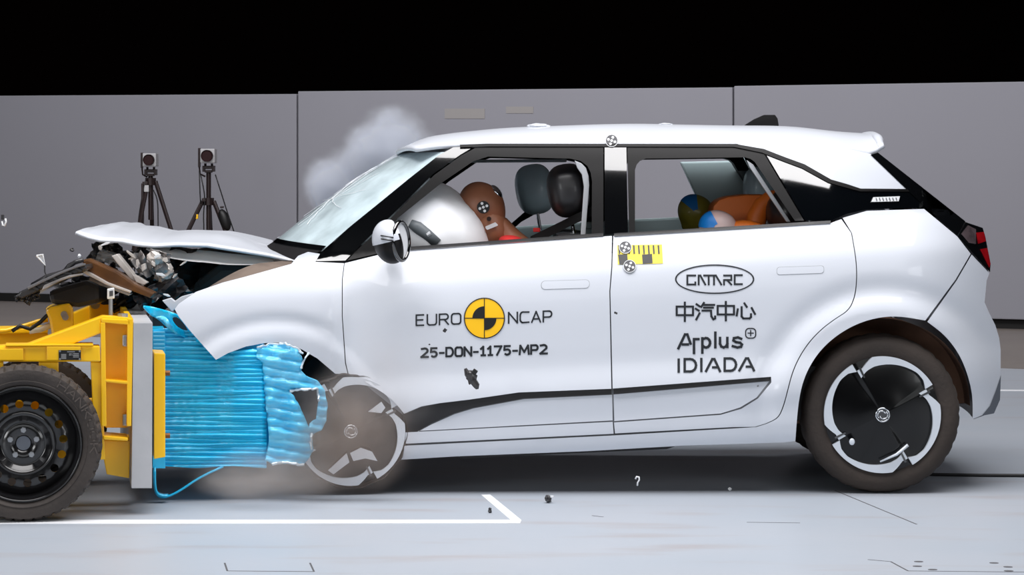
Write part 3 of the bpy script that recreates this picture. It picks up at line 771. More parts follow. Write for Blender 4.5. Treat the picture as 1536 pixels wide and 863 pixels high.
word('25-DON-1175-MP2', 632, 536, 820.5, 530.5, 12.8, 3.1, side_d, M['letter'], fd, .3)
rc = (726.6, 477.6)
def fan_quads(poly, c): return [(c, poly[i], poly[(i + 1) % len(poly)]) for i in range(len(poly))]
def ringq(c, r0, r1, n=48, ry=1): return [((c[0] + r0 * math.cos(a), c[1] + r0 * ry * math.sin(a)), (c[0] + r1 * math.cos(a), c[1] + r1 * ry * math.sin(a)), (c[0] + r1 * math.cos(b), c[1] + r1 * ry * math.sin(b)), (c[0] + r0 * math.cos(b), c[1] + r0 * ry * math.sin(b))) for a, b in ((2 * math.pi * i / n, 2 * math.pi * (i + 1) / n) for i in range(n))]
decal('roundel', ringq(rc, 0.01, 18) + ringq(rc, 18, 30), side_d, M['yellow_dec'], fd, .002)
qd = ringq(rc, 29.3, 30.8) + ribbon_pts([[(rc[0] - 30, rc[1]), (rc[0] + 30, rc[1])], [(rc[0], rc[1] - 30), (rc[0], rc[1] + 30)]], 1.2)
for a0 in (math.pi / 2, 1.5 * math.pi):
    ar = disc_px(rc[0], rc[1], 18, 12, a0, a0 + math.pi / 2)
    qd += [(rc, ar[i], ar[i + 1]) for i in range(12)]
decal('roundel_quarters', qd, side_d, M['black_dec'], fd, .004)
# oval with stylised letters
decal('oval_outline', ringq((1072, 419), 57.2, 59.6, 64, .365) if False else [((1072 + 57.2 * math.cos(a), 419 + 20.2 * math.sin(a)), (1072 + 59.4 * math.cos(a), 419 + 22.2 * math.sin(a)), (1072 + 59.4 * math.cos(b), 419 + 22.2 * math.sin(b)), (1072 + 57.2 * math.cos(b), 419 + 20.2 * math.sin(b))) for a, b in ((i * math.pi / 40, (i + 1) * math.pi / 40) for i in range(80))], side_d, M['letter'], rd)
def lines_map(lines, x0, y0, x1, y1): return [[(x0 + (x1 - x0) * a, y0 + (y1 - y0) * b) for a, b in ln] for ln in lines]
st = []
st += lines_map([[(1, 0), (0, 0), (0, 1), (1.0, 1), (1, .75)]], 1031, 413.5, 1043, 427)
st += lines_map([[(0, 1), (0, 0), (.25, 0), (1, 1)]], 1048, 413.5, 1058, 427)
st += lines_map([[(0, 0), (1, 0)], [(.5, 0), (.5, 1)]], 1056, 413.5, 1070, 427)
st += lines_map([[(0, 1), (0, 0), (.25, 0), (1, 1)]], 1071, 413.5, 1082, 427)
st += lines_map([[(0, 0), (1, 0), (1, .5), (.1, .5)], [(.4, .5), (1, 1)], [(.0, .5), (.0, 1)]], 1086, 413.5, 1097, 427)
st += lines_map([[(1, 0), (0, 0), (0, 1), (1, 1)]], 1102, 413, 1113, 426.5)
decal('oval_lettering', ribbon_pts(st, 2.8), side_d, M['letter'], rd)
zh = [[(0, .22), (1, .22), (1, .68), (0, .68), (0, .22)], [(.5, 0), (.5, 1)]]
qi = [[(.04, .1), (.2, .22)], [(0, .36), (.16, .47)], [(.03, .98), (.2, .62)], [(.42, .02), (.28, .26)], [(.38, .14), (.95, .14)], [(.42, .3), (.88, .3)], [(.34, .47), (.78, .47), (.8, .8), (.9, .97), (.99, .92), (.99, .8)]]
xin = [[(.06, .45), (0, .8)], [(.27, .33), (.27, .85), (.36, .96), (.7, .96), (.78, .88), (.78, .72)], [(.42, .12), (.55, .32)], [(.82, .38), (1, .72)]]
qs = ribbon_pts(lines_map(zh, 1015, 454, 1039.5, 482) + lines_map(qi, 1043.5, 454, 1073, 480) + lines_map(zh, 1076.5, 453, 1101, 481) + lines_map(xin, 1105, 452, 1132.5, 479), 3.1)
decal('chinese_lettering', qs, side_d, M['letter'], rd)
ap = []
ap += [[(1017.5, 523), (1027.5, 502), (1031, 502), (1036, 516)]] + [[(1024, 517), (1032, 517)]]
def pgl(x, b, wdt=11, hh=14, dsc=8): return [[(x, b + dsc), (x, b - hh)], [(x, b - hh + 2)] + arcp(x + wdt * .5, b - hh * .5, wdt * .55, hh * .5, -120, 140, 10)]
ap += [[(1041, 530), (1041, 509)], [(1041, 509), (1048, 509)]]
ap += pgl(1053.5, 521.5)
ap += [[(1073, 521.5), (1073, 499)]]
ap += [[(1080, 507)] + arcp(1085.5, 516, 5.5, 5.5, 180, 0, 8) + [(1091, 507)], [(1091, 507), (1091, 521)]]
ap[-2] = [(1080, 507), (1080, 516), (1082, 520), (1085.5, 521.5), (1089, 520), (1091, 516)]
ap += [[(1112, 508.5), (1107, 506.5), (1101, 507.5), (1100, 511), (1104, 513.5), (1110, 514.5), (1113, 517), (1111.5, 520.5), (1106, 521.5), (1099, 519.5)]]
decal('lettering', ribbon_pts(ap, 3.8), side_d, M['letter'], rd)
pl = [rr_poly(1118.5, 493, 1133.5, 507.5, 5)]; pl[0].append(pl[0][0]); pl += [[(1122, 500), (1130, 500)], [(1126, 496), (1126, 504)]]
decal('plus_symbol', ribbon_pts(pl, 1.7), side_d, M['letter'], rd)
idl = lines_map([[(0, 0), (.02, 1)]], 1018, 539.5, 1019.5, 558) + lines_map([[(0, 1), (0, .0), (.5, 0)] + arcp(.5, .5, .5, .5, -90, 90, 8) + [(0, 1)]], 1027, 539, 1044, 557.5) + lines_map([[(0, 0), (.02, 1)]], 1052, 538.5, 1053.5, 557)
idl += lines_map([[(0, 1), (.45, .05), (.6, .05), (1, 1)], [(.5, .7), (.85, .7)]], 1059, 538, 1080, 557) + lines_map([[(0, 1), (0, .0), (.5, 0)] + arcp(.5, .5, .5, .5, -90, 90, 8) + [(0, 1)]], 1087, 538, 1104, 556.5) + lines_map([[(0, 1), (.45, .05), (.6, .05), (1, 1)], [(.5, .7), (.85, .7)]], 1109, 537, 1131, 556)
decal('lettering', ribbon_pts(idl, 3.6), side_d, M['letter'], rd)
# yellow ruler sticker and round markers
def quad_dec(name, polys, m, lift, parent, dfun=side_d): return decal(name, polys, dfun, m, parent, lift)
rp = [[(926 + 67 * i / 8, 368 - i * .15), (926 + 67 * (i + 1) / 8, 368 - (i + 1) * .15), (926.5 + 68 * (i + 1) / 8, 397 - (i + 1) * .2), (926.5 + 68 * i / 8, 397 - i * .2)] for i in range(8)]
quad_dec('scale_sticker', rp, M['yellow_lab'], .002, rd)
tk = [[(927 + 7.4 * i, 368), (929.6 + 7.4 * i, 368), (930.4 + 7.4 * i, 381), (928 + 7.4 * i, 381)] for i in range(9)]
tk += [[(927, 382), (941, 381.5), (942, 396), (929, 397)], [(963, 382), (978, 381), (979, 395), (964, 396)]]
quad_dec('scale_marks', tk, M['black_dec'], .003, rd)
def marker(cx, cy, r, dfun, parent, name='target_marker', lift=.005):
    o = decal(name, fan_quads(disc_px(cx, cy, r, 24), (cx, cy)), dfun, M['grey_dec'], parent, lift)
    wq = []
    for dx, dy in ((0, 0), (.55, .0), (-.55, 0), (0, .55), (0, -.55)):
        a = .35; ex, ey = dx * math.cos(a) - dy * math.sin(a), dx * math.sin(a) + dy * math.cos(a)
        c = (cx + ex * r, cy + ey * r); wq += fan_quads(disc_px(c[0], c[1], r * .21, 10), c)
    wq += ringq((cx, cy), r * .92, r * 1.0, 24)
    decal('marker_dots', wq, dfun, M['white_dec'], parent, lift + .002)
marker(938, 371, 9.5, side_d, rd); marker(944.5, 399.5, 9.5, side_d, rd)
mk_roof = lambda x, y: .215 + (0.02 if y < 212 else 0)
marker(917.5, 211, 9.5, lambda x, y: side_d(x, 215) + ((215 - y) * .0035 if y < 215 else (215 - y) * .0014) - .002, roof)
for x, y, s in [(668, 496, 2.2), (923.5, 470, 2.2)]:
    pass

# ------------------------------------------------------------------ door mirror
mr = empty('door_mirror', W(585, 365, 11.30), fd)
R1 = Matrix.Rotation(math.radians(-14), 3, 'Y') @ Matrix.Rotation(math.radians(18), 3, 'Z')
def mshape(p): return Vector((p.x if p.x < .35 else .35 + (p.x - .35) * .25, p.y, p.z))
bm = bmesh.new(); ellipsoid(bm, W(586, 364, 11.3), (.068, .095, .088), R1, 28, 18, mshape); mkbm('mirror_housing', bm, M['frame'], mr, True)
bm = bmesh.new(); ellipsoid(bm, W(585, 362.5, 11.3), (.0705, .098, .0905), R1, 28, 24, mshape)
Rin = R1.inverted(); cc = W(585, 362.5, 11.3)
bmesh.ops.delete(bm, geom=[v for v in bm.verts if (Rin @ (v.co - cc)).z < -.004 or (Rin @ (v.co - cc)).x > .026], context='VERTS'); mkbm('mirror_cap', bm, M['white'], mr, True, False)
bm = bmesh.new(); lathe(bm, W(577, 389, 11.31), (0, 0, 1), [(.001, -.037), (.045, -.034), (.056, -.012), (.048, .02), (.03, .03)], 24); mkbm('mirror_foot', bm, M['trim'], mr, True)
nrm = Vector((.86, -.50, .05)).normalized(); gc = W(598, 362, 11.27) + nrm * .012
sx = nrm.cross(Vector((0, 0, 1))).normalized(); sz = sx.cross(nrm)
ring = [gc + sx * .058 * math.cos(a) + sz * .078 * math.sin(a) for a in (2 * math.pi * k / 32 for k in range(32))]
bm = bmesh.new(); tube(bm, ring + ring[:2], .0085, 8); mkbm('mirror_rim', bm, M['black'], mr, True)
bm = bmesh.new(); prism(bm, [gc + (p - gc) * .95 for p in ring], -nrm * .006); mkbm('mirror_glass_reflection', bm, M['white_dec'], mr)  # plain white stands in for the reflection of bright floor and car
for y in (353.5, 358.5):
    bm = bmesh.new(); tube(bm, [W(566.5, y - 1, 11.262), W(574, y + .5, 11.212), W(583, y + 2, 11.197), W(590, y + 3, 11.205)], .0028, 6); mkbm('mirror_indicator', bm, M['trim'], mr, True)
bm = bmesh.new(); prism(bm, [W(x, y, 11.36) for x, y in [(572, 366), (596, 362), (598, 384), (575, 386)]], (0, .14, 0), .01); mkbm('mirror_arm', bm, M['trim'], mr)

# ------------------------------------------------------------------ interior
def ypoly(name, poly, Ya, Yb, m, parent, bev=.0, smooth=False):
    bm = bmesh.new(); prism(bm, [W(x, y, Ya) for x, y in poly], (0, Yb - Ya, 0), bev); return mkbm(name, bm, m, parent, smooth)
ypoly('dashboard', [(470, 396), (500, 372), (560, 366), (610, 372), (640, 390), (640, 470), (500, 520), (455, 470)], Y0 + .16, Y0 + 1.58, M['trim'], car, .02)
ypoly('cabin_floor', [(560, 560), (1200, 545), (1200, 575), (560, 600)], Y0 + .12, Y0 + 1.6, M['gap'], car)
def seat(cpx, Ya, bx, by, hx, hy, label=None, hm=None):
    s = empty('front_seat', W(bx, 560, Ya + .23) * 1, car)
    if label: s['label'] = label
    ypoly('seat_base', [(740, 490), (760, 470), (860, 478), (900, 500), (890, 540), (760, 540)] if True else 0, Ya, Ya + .48, M['seat'], s, .03)
    o = [(bx - 22, by), (bx + 24, by + 2), (bx + 50, by + 40), (bx + 70, by + 130), (bx + 20, by + 140), (bx - 8, by + 60)]
    ypoly('backrest', o, Ya + .01, Ya + .47, M['seat'], s, .04, 'auto')
    c = W(hx, hy, Ya + .24); rot = Matrix.Rotation(math.radians(-9), 3, 'Y')
    bm = bmesh.new(); ellipsoid(bm, c, (.088, .15, .115), rot, 28, 16, lambda p: Vector((math.copysign(abs(p.x) ** .75, p.x), math.copysign(abs(p.y) ** .7, p.y), math.copysign(abs(p.z) ** .75, p.z)))); mkbm('headrest', bm, hm or M['seat'], s, True)
    bm = bmesh.new()
    for dy in (-.06, .06): tube(bm, [c + Vector((.01, dy, -.09)), c + Vector((.035, dy, -.24))], .007, 8)
    mkbm('headrest_post', bm, M['chrome'], s)
    return s
seat(0, Y0 + .20, 855, 350, 852, 286)
seat(0, Y0 + .98, 850, 345, 802, 284, 'far front seat with a blue sheen painted into its headrest', M['bluesheen'])
# rear bench and headrest
ypoly('rear_bench', [(1060, 440), (1190, 430), (1200, 345), (1250, 338), (1262, 470), (1080, 520)], Y0 + .2, Y0 + 1.55, M['seat'], car, .03)
bm = bmesh.new(); ellipsoid(bm, W(1140, 283, Y0 + 1.1), (.075, .13, .1), None, 24, 14, lambda p: Vector((math.copysign(abs(p.x) ** .75, p.x), math.copysign(abs(p.y) ** .7, p.y), math.copysign(abs(p.z) ** .75, p.z)))); mkbm('rear_headrest', bm, M['bluesheen'], car, True)
bm = bmesh.new(); ellipsoid(bm, W(1180, 318, Y0 + .5), (.09, .16, .1), None, 24, 14); mkbm('rear_headrest', bm, M['seat'], car, True)
# far side trim panels that show through the windows
ypoly('pillar_trim', [(1020, 243), (1150, 240), (1160, 345), (1062, 345), (1046, 300)], Y0 + 1.52, Y0 + 1.56, M['teal'], car, .008)
ypoly('door_trim', [(600, 352), (930, 330), (1110, 322), (1110, 480), (600, 500)], Y0 + 1.58, Y0 + 1.63, M['teal'], car, .01)
ypoly('door_trim', [(545, 400), (915, 364), (1200, 348), (1200, 440), (1150, 560), (600, 600)], Y0 + .165, Y0 + .185, M['trim'], car, .005)
ypoly('sun_visor_rail', [(660, 240), (850, 238.5), (850, 243.5), (660, 244.5)], Y0 + 1.4, Y0 + 1.5, mat('light_trim', (196, 204, 208), .5), car, .005)
# pale inner edge of the near pillars
def ribbon3(name, pts, wv, th, m, parent):
    bm = bmesh.new(); wv = Vector(wv)
    V = []
    n = len(pts)
    for p in pts: V.append(Vector(p) - wv / 2); V.append(Vector(p) + wv / 2)
    vs_ = [bm.verts.new(v) for v in V]
    for i in range(n - 1): bm.faces.new((vs_[2 * i], vs_[2 * i + 1], vs_[2 * i + 3], vs_[2 * i + 2]))
    r = bmesh.ops.solidify(bm, geom=bm.faces[:], thickness=th)
    return mkbm(name, bm, m, parent, 'auto')
M['paletrim'] = mat('pale_pillar_trim', (188, 190, 194), .5)
ypoly('pillar_edge', [(862, 241), (872, 245), (879, 252), (883, 264), (884, 278), (878, 356), (871, 356), (876, 280), (873, 262), (866, 252)], Y0 + .25, Y0 + .30, M['paletrim'], car, .003)
ypoly('pillar_edge', [(1120, 240), (1130, 247), (1186, 333), (1180, 333), (1124, 250)], Y0 + .26, Y0 + .29, M['paletrim'], car, .003)
# seat belts
ribbon3('seat_belt', [W(890, 316, Y0 + .27), W(860, 330, Y0 + .33), W(830, 345, Y0 + .40), W(795, 362, Y0 + .45)], (0.005, .0, .042), .002, M['belt'], car)
ribbon3('seat_belt', [W(808, 312, Y0 + 1.3), W(785, 325, Y0 + 1.3), W(762, 345, Y0 + 1.25), W(750, 356, Y0 + 1.2)], (0.02, .0, .05), .002, M['belt'], car)
bm = bmesh.new(); box(bm, W(805, 345, Y0 + .44), (.03, .02, .018), .004); mkbm('belt_buckle', bm, M['redcloth'], car)
# steering wheel and airbags
stc = W(640, 372, Y0 + .5); axw = Vector((-.85, 0, -.5)).normalized(); s1 = Vector((0, 1, 0)); s2 = axw.cross(s1)
bm = bmesh.new(); rg = [stc + (s1 * math.cos(a) + s2 * math.sin(a)) * .185 for a in (2 * math.pi * k / 40 for k in range(40))]; tube(bm, rg + rg[:2], .017, 8); swh = mkbm('steering_wheel', bm, M['bluesheen'], car, True)
bm = bmesh.new(); box(bm, stc + axw * .03, (.08, .14, .12), .02)
for a in (0, math.pi, -math.pi / 2): tube(bm, [stc + axw * .02, stc + (s1 * math.cos(a) + s2 * math.sin(a)) * .18], .014, 8)
mkbm('wheel_hub', bm, M['trim'], swh)
bm = bmesh.new(); tube(bm, [W(615, 335, Y0 + .22), W(626, 341, Y0 + .22), W(640, 352, Y0 + .22), W(656, 366, Y0 + .22)], [.018, .026, .026, .024], 12); mkbm('column_stalk', bm, mat('stalk_grey', (92, 98, 102), .5), car, True)
bm = bmesh.new(); tube(bm, [W(640.5, 353, Y0 + .2), W(646, 350, Y0 + .2)], .01, 8); mkbm('stalk_band', bm, M['paletrim'], car)
Ra = Matrix.Rotation(math.radians(36), 3, 'Y')
def puff(p): return p * (1 + .05 * noise.noise(p * 2.2) + .02 * noise.noise(p * 6))
bm = bmesh.new(); ellipsoid(bm, W(652, 354, Y0 + .48), (.20, .27, .305), Matrix.Rotation(math.radians(-42), 3, 'Y'), 40, 26, puff); mkbm('driver_airbag', bm, M['airbag'], car, True)
bm = bmesh.new(); ellipsoid(bm, W(575, 350, Y0 + 1.15), (.30, .32, .20), Matrix.Rotation(math.radians(-35), 3, 'Y'), 36, 22, puff); mkbm('passenger_airbag', bm, M['airbag'], car, True)

# ------------------------------------------------------------------ dummies
def skin_body(name, joints, links, m, parent, root=0, sub=2):
    me = bpy.data.meshes.new(name); offv = root_loc(parent)
    me.from_pydata([Vector(j[0]) - offv for j in joints], links, []); me.materials.append(m)
    o = bpy.data.objects.new(name, me); C.objects.link(o); o.parent = parent
    md = o.modifiers.new('skin', 'SKIN'); md.use_smooth_shade = True
    for i, v in enumerate(me.skin_vertices[0].data):
        r = joints[i][1]; v.radius = (r, r) if not isinstance(r, tuple) else r; v.use_root = i == root
    sb = o.modifiers.new('sub', 'SUBSURF'); sb.levels = sub; sb.render_levels = sub
    return o
def fingers(hand, fwd, side, bend, m, parent, s=1.0, thumb=1):
    for k, L in enumerate((.075, .085, .08, .062)):
        b = hand + side * (k - 1.5) * .02 * s; d = fwd.copy(); pts = [(b, .011 * s)]; p = b
        for q in range(3):
            p = p + d * L * s * (.42, .33, .25)[q]; d = (d + bend * .75).normalized(); pts.append((p, (.0095, .0085, .0075)[q] * s))
        skin_body('finger', pts, [(0, 1), (1, 2), (2, 3)], m, parent, 0, 1)
    b = hand - fwd * .03 * s - side * thumb * .035 * s; d = (fwd * .6 - side * thumb + bend * .3).normalized()
    skin_body('thumb', [(b, .012 * s), (b + d * .035 * s, .0105 * s), (b + (d + fwd * .5).normalized() * .06 * s, .009 * s)], [(0, 1), (1, 2)], m, parent, 0, 1)

YD = Y0 + .48
dr = empty('crash_test_dummy', W(855, 530, YD)); tag(dr, 'brown crash test dummy with round marker on its temple, face in the driver airbag', 'dummy')
J = [(W(850, 500, YD), .13), (W(825, 440, YD), .125), (W(790, 395, YD), .13), (W(768, 368, YD), .075), (W(752, 344, YD), .052), (W(742, 328, YD), .05),
     (W(775, 384, YD - .17), .06), (W(745, 440, YD - .2), .045), (W(700, 430, YD - .16), .038), (W(672, 418, YD - .15), .03),
     (W(775, 384, YD + .17), .06), (W(745, 440, YD + .2), .045), (W(700, 430, YD + .16), .038), (W(672, 418, YD + .15), .03),
     (W(830, 505, YD - .1), .09), (W(690, 480, YD - .12), .065), (W(650, 560, YD - .12), .05), (W(605, 570, YD - .12), .035),
     (W(830, 505, YD + .1), .09), (W(690, 480, YD + .12), .065), (W(650, 560, YD + .12), .05), (W(605, 570, YD + .12), .035)]
L = [(0, 1), (1, 2), (2, 3), (3, 4), (4, 5), (2, 6), (6, 7), (7, 8), (8, 9), (2, 10), (10, 11), (11, 12), (12, 13), (0, 14), (14, 15), (15, 16), (16, 17), (0, 18), (18, 19), (19, 20), (20, 21)]
skin_body('body', J, L, M['skin'], dr)
for sgn in (-1, 1):
    h = W(660, 412, YD + sgn * .15); fingers(h, Vector((-.8, 0, .5)).normalized(), Vector((0, 1, 0)), Vector((-.2, 0, -.9)), M['skin'], dr, 1, sgn)
def headshape(p):
    q = p.copy(); 
    if q.z < 0: q.x = q.x * (1 + .18 * q.z) - .10 * q.z * 0; q.y *= (1 + .22 * q.z)
    # brow, nose, chin on the -x side
    if p.x < 0:
        q.x -= .16 * math.exp(-((p.z + .12) / .22) ** 2 - (p.y / .22) ** 2) + .07 * math.exp(-((p.z + .78) / .2) ** 2 - (p.y / .4) ** 2)
        q.x += .10 * math.exp(-((p.z - .08) / .14) ** 2 - ((abs(p.y) - .42) / .22) ** 2)
    q.y += math.copysign(.05, p.y) * math.exp(-((p.z + .05) / .25) ** 2 - ((p.x - .12) / .18) ** 2)
    return q
def head(c, s, tilt, m, parent, name='head'):
    rot = Matrix.Rotation(math.radians(tilt), 3, 'Y')
    bm = bmesh.new(); ellipsoid(bm, c, (.098 * s, .078 * s, .118 * s), rot, 36, 28, headshape); o = mkbm(name, bm, m, parent, True)
    return o, rot
hc = W(724, 312, YD); hd, hr = head(hc, 1.0, -34, M['skin'], dr)
mouth = hr @ Vector((-.088, 0, -.058)); bm = bmesh.new(); box(bm, hc + mouth, (.01, .045, .008), .003, hr); mkbm('mouth', bm, M['black_dec'], hd)
bm = bmesh.new()
for sy in (-1, 1): ellipsoid(bm, hc + hr @ Vector((-.083, sy * .033, .012)), (.008, .014, .008), hr)
mkbm('eyes', bm, M['black_dec'], hd, True)
# neck skirt and strap label, as seen on the temple side
tube_pts = [W(736, 325, YD - .0), W(748, 350, YD)]
bm = bmesh.new(); tube(bm, [W(728, 320, YD), W(740, 345, YD), W(748, 366, YD)], [.07, .068, .065], 20); mkbm('neck_skin', bm, M['skin'], dr, True)
def disc3(name, c, r, m, parent, n=24, lift=0): 
    bm = bmesh.new(); prism(bm, [Vector(c) + Vector((r * math.cos(2 * math.pi * k / n), lift, r * math.sin(2 * math.pi * k / n))) for k in range(n)], (0, .004, 0)); return mkbm(name, bm, m, parent)
YH = YD - .084
disc3('temple_marker', W(725, 311, YH), .027, M['black_dec'], hd)
for dx, dy in ((0, 0), (5.2, -2), (-5.2, 2), (2, 5.6), (-2, -5.6)): disc3('marker_dot', W(725 + dx, 311 + dy, YH - .003), .0062, M['white_dec'], hd, 10)
disc3('neck_hole', W(733.5, 328.5, YD - .082), .010, mat('dark_hole', (40, 16, 12), .8), hd, 12)
bm = bmesh.new(); prism(bm, [W(x, y, YD - .080) for x, y in [(728, 340), (743, 333.5), (747, 337.5), (746, 339), (731, 345), (728.5, 343)]], (0, .004, 0)); mkbm('strap_label', bm, M['white_dec'], hd)
bm = bmesh.new(); ellipsoid(bm, W(744, 290, YD), (.022, .04, .04), hr, 16, 10); mkbm('skull_cap', bm, M['chrome'], hd, True)
bm = bmesh.new(); ellipsoid(bm, W(769, 364, YD - .1), (.06, .12, .03), Matrix.Rotation(math.radians(12), 3, 'Y'), 20, 12); mkbm('red_vest', bm, M['redcloth'], dr, True)

def child(cpx, Yc, headmat, tilt, label, tapes, bx, by, tw=.145):
    r = empty('child_dummy', W(bx + 60, by + 130, Yc)); tag(r, label, 'dummy')
    J = [(W(bx + 70, by + 95, Yc), .1), (W(bx + 62, by + 45, Yc), .11), (W(bx + 35, by + 8, Yc), .105), (W(bx + 5, by + 0, Yc), .055), (W(cpx[0] + 6, cpx[1] + 4, Yc), .045),
         (W(bx + 30, by + 16, Yc - tw), .05), (W(bx - 5, by + 60, Yc - tw), .038), (W(bx - 40, by + 70, Yc - tw + .02), .03),
         (W(bx + 30, by + 16, Yc + tw), .05), (W(bx - 5, by + 60, Yc + tw), .038), (W(bx - 40, by + 70, Yc + tw - .02), .03),
         (W(bx + 20, by + 105, Yc - .08), .065), (W(bx - 45, by + 100, Yc - .09), .05), (W(bx - 60, by + 170, Yc - .09), .04),
         (W(bx + 20, by + 105, Yc + .08), .065), (W(bx - 45, by + 100, Yc + .09), .05), (W(bx - 60, by + 170, Yc + .09), .04)]
    L = [(0, 1), (1, 2), (2, 3), (3, 4), (2, 5), (5, 6), (6, 7), (2, 8), (8, 9), (9, 10), (0, 11), (11, 12), (12, 13), (0, 14), (14, 15), (15, 16)]
    skin_body('body', J, L, M['orange'], r)
    hd, rot = head(W(cpx[0], cpx[1], Yc), .82, tilt, headmat, r)
    for sgn in (-1, 1): fingers(W(bx - 50, by + 72, Yc + sgn * (tw - .02)), Vector((-1, 0, 0)), Vector((0, 1, 0)), Vector((-.2, 0, -.8)), M['orange'], r, .75, sgn)
    for a0, a1, b0, b1 in tapes:
        hc_ = W(cpx[0], cpx[1], Yc)
        def tp_(u, t):
            a = math.radians(a0 + (a1 - a0) * u + tilt); b = math.radians(b0 + (b1 - b0) * t)
            q = headshape(Vector((math.cos(a) * math.cos(b), -math.sin(b), math.sin(a) * math.cos(b)))) * 1.02
            return hc_ + rot @ Vector((q.x * .098 * .82, q.y * .078 * .82, q.z * .118 * .82))
        mk('tape_band', *grid(tp_, 10, 6), M['bluetape'], hd, True)
    return r, hd
# ------------------------------------------------------------------ rear passengers
YR1, YR2 = Y0 + .95, Y0 + .45
c1 = W(1046, 322, YR1)
child((1046, 322), YR1, M['olive'], -40, 'far child dummy in an orange jacket with olive head and blue tape', [(88, 142, -25, 75)], 1095, 318)
c2 = W(1080, 346, YR2)
child((1080, 346), YR2, M['pink'], -50, 'near child dummy in an orange jacket with pale pink head and blue tape', [(112, 175, -20, 70)], 1120, 345)
# the orange seat shell between them
sh = empty('child_booster', W(1130, 380, Y0 + .75)); tag(sh, 'orange padded child seat shell behind the two child dummies in the rear window', 'child seat')
shell = [(1066, 332), (1070, 309), (1078, 300), (1092, 295), (1120, 292), (1150, 292), (1166, 294), (1158, 308), (1146, 325), (1140, 340), (1140, 400), (1066, 400)]
bm = bmesh.new(); prism(bm, [W(x, y, Y0 + .62) for x, y in shell], (0, .3, 0), .025); mkbm('shell', bm, M['orange'], sh, 'auto')
bm = bmesh.new(); tube(bm, [W(x, y, Y0 + .55) for x, y in [(1130, 400), (1132, 350), (1136, 325), (1144, 308), (1156, 298), (1168, 294)]], [.05, .05, .045, .04, .035, .03], 14); mkbm('side_bolster', bm, M['orange'], sh, True)
bm = bmesh.new(); prism(bm, [W(x, y, Y0 + .5) for x, y in [(1148, 335), (1152, 318), (1162, 306), (1176, 304), (1192, 332), (1190, 400), (1150, 400)]], (0, .12, 0), .02); mkbm('seat_insert', bm, M['seat'], sh, 'auto')

# ------------------------------------------------------------------ crushed engine bay
ypoly('firewall', [(410, 390), (470, 394), (520, 402), (540, 560), (505, 560), (494, 492), (430, 488)], Y0 + .12, Y0 + 1.6, M['bay'], car)
ypoly('engine_block', [(290, 425), (330, 395), (400, 396), (440, 404), (445, 486), (320, 486), (285, 460)], Y0 + .35, Y0 + 1.2, M['bay'], car, .03)
ypoly('inner_fender', [(240, 400), (300, 372), (420, 380), (440, 400), (440, 500), (260, 470)], Y0 + 1.4, Y0 + 1.5, M['bay'], car, .02)
M['innerwing'] = mat('dusty_inner_wing', (112, 98, 88), .85, 0, 0, .95, 4, (40, 33, 30), .3, 12)
mk('inner_wing', *grid(lambda u, t: W(300 + 138 * u, lerp_tab([(0, 440), (.45, 420), (1, 400)], u) - 34 * t * min(1, u * 1.6) * (1 - .72 * u), Y0 - .34 * (min(max(500 - 300 - 138 * u, 0), 240) / 190) ** 1.15 + .12 + .12 * t), 14, 8), M['innerwing'], car, True)
M['bright'] = mat('bare_bent_metal', (222, 216, 210), .35, .5, 0, .6, 12, (150, 140, 134))
rnd = random.Random(11)
def crumple(name, c, sz, m, parent, seed, amp=.35, rot=0, n=6):
    """a torn, folded sheet"""
    V = []; Fc = []; R = Matrix.Rotation(rot, 3, 'Y')
    for i in range(n + 1):
        for j in range(n + 1):
            u, v = i / n - .5, j / n - .5; q = Vector((u * 3 + seed * 7.1, v * 3, seed))
            e = .25 * noise.noise(q * 2.1)
            p = Vector((u * sz[0] * (1 + e), amp * sz[1] * (noise.noise(q * 1.3) + .6 * math.sin(u * 9 + seed)) , v * sz[2] * (1 - e) + amp * .3 * sz[2] * noise.noise(q * 1.9)))
            V.append(Vector(c) + R @ p)
    for i in range(n):
        for j in range(n):
            a = i * (n + 1) + j; Fc.append((a, a + n + 1, a + n + 2, a + 1))
    o = mk(name, V, Fc, m, parent); s = o.modifiers.new('thick', 'SOLIDIFY'); s.thickness = .003
    return o
spots = [(165, 378, .10, .05, 'steel', .3), (175, 368, .07, .05, 'plastic', .9), (152, 366, .06, .07, 'plastic', 1.3), (190, 380, .09, .06, 'bay', .2), (205, 375, .09, .05, 'plastic', -.4), (222, 372, .10, .05, 'bay', .5),
         (213, 398, .06, .08, 'steel', -.6), (228, 405, .05, .06, 'plastic', .3), (246, 395, .09, .06, 'bay', .8), (262, 384, .12, .08, 'bay', -.2), (200, 420, .08, .05, 'plastic', .4), (255, 430, .10, .08, 'plastic', .8),
         (232, 428, .08, .08, 'bay', -.7), (280, 420, .09, .10, 'bay', 1.2), (270, 440, .10, .05, 'plastic', .5), (222, 446, .09, .05, 'plastic', -.6), (245, 455, .09, .04, 'trim', -.6), (143, 392, .07, .05, 'plastic', .6),
         (135, 400, .05, .04, 'steel', -.3), (300, 400, .16, .10, 'bay', .2), (240, 375, .08, .035, 'steel', .3), (275, 372, .10, .05, 'bay', .1), (175, 392, .05, .03, 'steel', .2), (158, 410, .09, .04, 'trim', -.5), (128, 425, .12, .05, 'trim', .2),
         (110, 440, .14, .06, 'plastic', .2), (150, 445, .10, .05, 'bay', 0), (170, 430, .12, .05, 'bay', -.5), (205, 440, .12, .06, 'bay', -.6), (190, 452, .13, .04, 'trim', -.4)]
for k, (x, y, sx_, sz_, mm, rt) in enumerate(spots):
    crumple('crumpled_panel', W(x, y + (9 if y < 386 else 0), Y0 + .02 + .35 * rnd.random() + (.25 if mm == 'bay' else 0)), (sx_ * 1.1, .12, sz_ * (1.0 if y < 386 else 1.3)), M[mm], car, k + 1, .3, rt)
